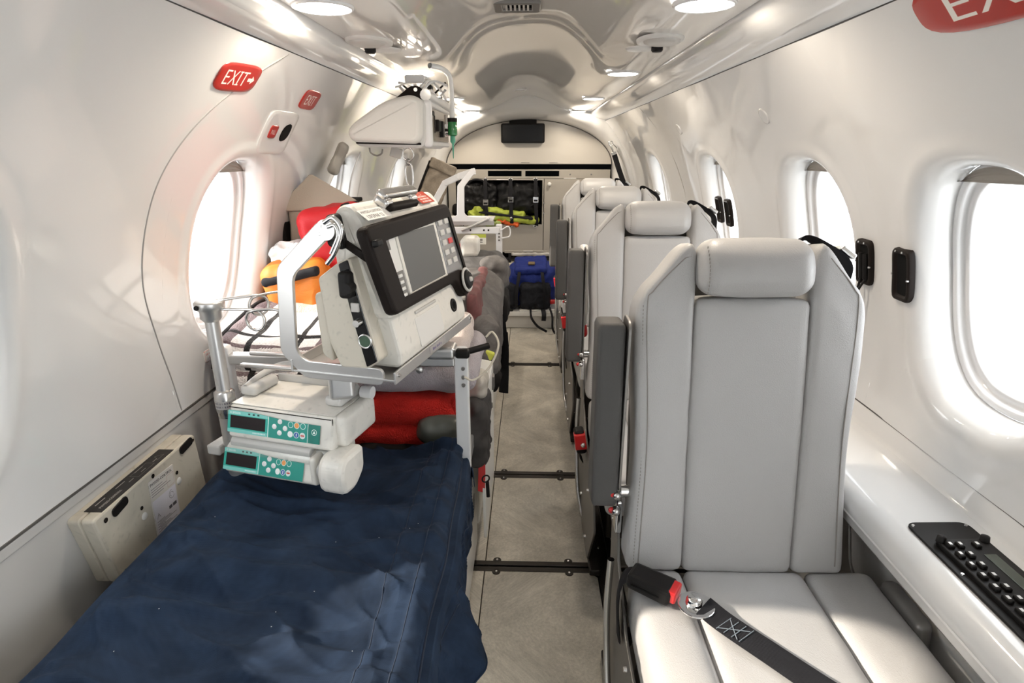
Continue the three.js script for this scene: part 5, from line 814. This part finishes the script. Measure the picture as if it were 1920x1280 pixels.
// ---------- second, empty monitor mount farther aft ----------
{
  const t = thing('aft_equipment_mount', 'empty pale grey equipment mount with bent arm frames on the aft stretcher', 'mount', [-0.29, 0.88, -2.6]);
  const w = M.frameWhite, P = (p) => bar;
  const arm = (pts) => { const g = []; for (let i = 0; i + 1 < pts.length; i++) g.push(bar(pts[i], pts[i + 1], 0.012, 0.03, 0.004, [0.2, 1, 0.1])); for (const q of pts.slice(1, -1)) g.push(T(cyl(0.015, 0.015, 0.012, 16).rotateX(PI / 2), ...q)); return g; };
  part('far_arm', arm([[-0.17, 0.03, -0.22], [-0.11, 0.13, -0.22], [-0.03, 0.165, -0.15], [0.045, 0.188, -0.1]]), w, t);
  part('near_arm', [ext([[0.040, 0.205], [0.060, 0.192], [0.006, 0.126], [0.004, 0.012], [0.02, -0.002], [0.13, -0.006], [0.13, -0.024], [-0.07, -0.024], [-0.05, -0.004], [-0.03, 0.004], [-0.024, 0.132]], 0.008, 0.002, 0.006)], w, t);
  part('tray', [T(box(0.26, 0.006, 0.2, 0.002), 0.0, -0.022, -0.1), T(box(0.27, 0.02, 0.004, 0.001), 0.0, -0.03, 0.004)], M.alu, t);
  part('tilt_lever', bar([-0.01, -0.062, 0.02], [0.115, -0.008, 0.02], 0.012, 0.022, 0.005, [0, 0, 1]), M.alu, t);
  part('cross_beam', T(box(0.32, 0.03, 0.03, 0.004), 0.0, -0.062, 0.0), w, t); part('leg', T(box(0.028, 0.36, 0.022, 0.005), 0.157, -0.215, 0.0), w, t); part('leg', T(box(0.028, 0.36, 0.022, 0.005), -0.25, -0.23, 0.0), w, t);
  for (const x of [0.03, 0.09, 0.11]) part('beam_hole', T(cyl(0.004, 0.004, 0.002, 12).rotateX(PI / 2), x, -0.06, 0.0162), M.rubber, t);
  part('label', T(decal(0.068, 0.045), 0.065, -0.10, 0.018), std(0xffffff, 0.5, 0, { map: textTex(192, 128, (x, w, h) => { x.fillStyle = '#b9c24a'; x.fillRect(0, 0, w, 44); x.fillStyle = '#4a4845'; x.fillRect(38, 62, 30, 44); x.fillRect(104, 60, 44, 10); x.fillRect(104, 78, 44, 10); x.fillRect(104, 96, 44, 10); }, '#e6e3da') }), t, 'yellow and white label');
  part('wire_loop', tube([[0.165, -0.06, 0.016], [0.20, -0.045, 0.01], [0.205, -0.085, 0.01], [0.17, -0.095, 0.016]], 0.003), M.frameWhite, t); for (const y of [-0.075, -0.09, -0.105]) part('bolt', T(bolt(0.0045, 0.004).rotateX(PI / 2), 0.157, y, 0.013), M.greyMetal, t);
  part('wall_hook', T(tor(0.016, 0.005, 18, 8, PI * 1.3), -0.155, 0.0, -0.2), w, t);
}
{
  const t = thing('aft_pump', 'white pump unit clamped below the empty aft mount, half hidden by the monitor', 'pump', [-0.245, 0.775, -2.42]);
  part('housing', soft(0.075, 0.08, 0.12, { r: 0.02, amp: 0 }), M.whitePlastic, t); part('drive_head', T(soft(0.06, 0.055, 0.08, { r: 0.018, amp: 0 }), 0.018, -0.062, 0.01), M.whitePlastic, t);
}
// ---------- overhead unit on the left with hooks and infusion line ----------
{
  const t = thing('overhead_unit', 'white padded overhead medical supply unit hung from left ceiling edge', 'supply unit', [-0.40, 1.16, -1.75]);
  const prof = [[-0.118, 0.036, 0.02], [-0.105, 0.006, 0.015], [0.085, 0.0, 0.018], [0.102, 0.02, 0.02], [0.106, 0.125, 0.022], [0.075, 0.140, 0.03], [0.0, 0.125, 0.06], [-0.095, 0.062, 0.03]];
  part('body', ext(prof, 0.44, 0.012, 0.016, [], 4).translate(0, 0, -0.45), M.white, t);
  part('front_cover', ext(prof.map(([x, y, r]) => [x * 0.985, 0.012 + y * 0.94, r]), 0.045, 0.016, 0.016, [], 5).translate(-0.006, 0, -0.02), phys(lin(0.74, 0.725, 0.69), 0.5, { clearcoat: 0.2 }), t, 'cream padded front cover');
  part('cover_gap', T(box(0.19, 0.006, 0.03, 0.002), -0.01, 0.014, -0.022, 0, 0, -0.02), M.rubber, t);
  part('side_rim', [T(box(0.016, 0.016, 0.42, 0.006), 0.106, 0.122, -0.235), T(box(0.016, 0.016, 0.42, 0.006), 0.104, 0.014, -0.235), T(soft(0.026, 0.13, 0.03, { r: 0.010, amp: 0 }), 0.104, 0.068, -0.03)], M.frameWhite, t);
  const pn = part('control_face', T(box(0.006, 0.092, 0.37, 0.002), 0.107, 0.068, -0.245), phys(lin(0.42, 0.36, 0.30), 0.25, { clearcoat: 0.6, metalness: 0.4 }), t, 'bronze control face');
  part('control_block', T(soft(0.014, 0.034, 0.05, { r: 0.004, amp: 0 }), 0.114, 0.068, -0.16), M.black, pn); part('control_block', T(soft(0.016, 0.05, 0.035, { r: 0.004, amp: 0 }), 0.114, 0.06, -0.235), M.black, pn); part('gas_socket', T(cyl(0.02, 0.02, 0.02, 22), 0.116, 0.06, -0.31, 0, 0, PI / 2), M.chrome, pn); part('socket_plate', T(box(0.004, 0.05, 0.05, 0.002), 0.111, 0.085, -0.37), M.greyMetal, pn); part('slot', T(box(0.004, 0.05, 0.005, 0.001), 0.111, 0.07, -0.11), M.black, pn); part('slot', T(box(0.004, 0.012, 0.03, 0.001), 0.111, 0.10, -0.09), M.black, pn);
  part('top_tube', rod([0.102, 0.145, -0.02], [0.108, 0.138, -0.42], 0.016), M.frameWhite, t);
  part('mount_bracket', [T(ext([[-0.05, 0], [0.06, 0], [0.05, 0.045], [0.02, 0.05]], 0.01, 0.002, 0.015), 0.03, 0.128, -0.10), T(box(0.17, 0.04, 0.12, 0.006), -0.055, 0.095, -0.17, 0, 0, 0.5)], M.rubber, t); part('bracket_bolt', T(bolt(0.007, 0.006).rotateX(PI / 2), 0.062, 0.165, -0.088), M.steel, t);
  part('wall_arm', bar([-0.06, 0.10, -0.22], [-0.16, 0.02, -0.26], 0.05, 0.03, 0.006), M.rubber, t);
  part('hook', tube([[-0.075, 0.002, -0.04], [-0.072, -0.012, -0.04], [-0.055, -0.020, -0.04], [-0.040, -0.014, -0.04], [-0.036, -0.002, -0.04]], 0.0025), M.greyMetal, t);
  part('hanging_tab', T(soft(0.035, 0.03, 0.008, { r: 0.003, amp: 0 }), -0.005, -0.012, -0.08, 0, 0, -0.3), M.greyPaint, t);
}
{
  const t = thing('carabiner', 'steel ring and carabiner hanging under the overhead unit', 'carabiner', [-0.357, 1.148, -1.77]);
  part('ring', T(tor(0.016, 0.0026, 28).scale(1, 1.15, 1), 0, -0.004, 0), M.steel, t); part('small_ring', T(tor(0.008, 0.0026, 20), 0, -0.026, 0.001, 0, PI / 2 * 0.6), M.greyMetal, t); part('clip', tube([[-0.007, -0.034, 0], [-0.011, -0.05, 0], [-0.007, -0.085, 0], [0.001, -0.096, 0], [0.010, -0.088, 0], [0.011, -0.05, 0], [0.006, -0.032, 0]], 0.0026, true, 60), M.steel, t);
}
{
  const t = thing('infusion_line', 'white infusion tube with a green capped drip fitting hanging by the overhead unit', 'infusion line', [-0.250, 1.16, -1.98]);
  part('tube', tube([[-0.05, 0.235, 0.10], [-0.02, 0.232, 0.05], [-0.004, 0.215, 0.01], [0, 0.17, 0], [0, 0.09, 0]], 0.0085), phys(lin(0.85, 0.85, 0.84), 0.2, { clearcoat: 0.5 }), t);
  const g = phys(lin(0.02, 0.22, 0.06), 0.15, { clearcoat: 0.8 }); part('cap', T(cyl(0.016, 0.016, 0.012, 20), 0, 0.088, 0), M.black, t); part('chamber', T(lathe([[0.0005, 0.03], [0.015, 0.03], [0.0155, -0.012], [0.010, -0.016], [0.0005, -0.016]], 24), 0, 0.055, 0), g, t, 'green chamber'); part('needle_tip', T(lathe([[0.0005, 0.04], [0.008, 0.04], [0.0085, 0.022], [0.0035, 0.015], [0.0012, -0.03]], 18), 0, 0.0, 0), std(lin(0.10, 0.42, 0.28), 0.35), t, 'pale green tip');
}
{
  const t = thing('cable_bundle', 'tangle of clear tubing and cables at the ceiling above the overhead unit', 'tubing', [-0.33, 1.36, -1.93]);
  for (let i = 0; i < 6; i++) { const p = []; for (let k = 0; k < 5; k++) p.push([-0.07 + k * 0.035 + (rnd() - 0.5) * 0.02, -0.03 + 0.03 * sin(k * 1.4 + i) + (rnd() - 0.5) * 0.02, (rnd() - 0.5) * 0.10]); part('hose', tube(p, 0.003 + 0.001 * (i % 2)), i === 2 ? M.black : M.frameWhite, t); }
  part('connector', T(cyl(0.008, 0.008, 0.03, 14).rotateX(PI / 2), 0.02, -0.02, 0.0), M.black, t); part('clip_block', T(soft(0.06, 0.025, 0.04, { r: 0.006, amp: 0 }), -0.02, 0.0, 0.02), M.frameWhite, t);
}
{
  const t = thing('fabric_flap', 'dark fabric flap hanging on left wall below the overhead unit', 'cloth flap', [-0.60, 1.13, -1.88]); t.rotation.set(0, 0.3, -0.5);
  part('cloth', soft(0.03, 0.10, 0.10, { amp: 0.006, r: 0.01, s: 4 }), M.taupe, t); part('pull_cord', tube([[0.05, 0.05, 0.05], [0.055, -0.02, 0.06], [0.07, -0.08, 0.06], [0.095, -0.14, 0.05]], 0.0025), M.frameWhite, t);
}
scene.traverse((o) => { if (o.isMesh) { o.castShadow = true; o.receiveShadow = true; } });
renderer.render(scene, camera);
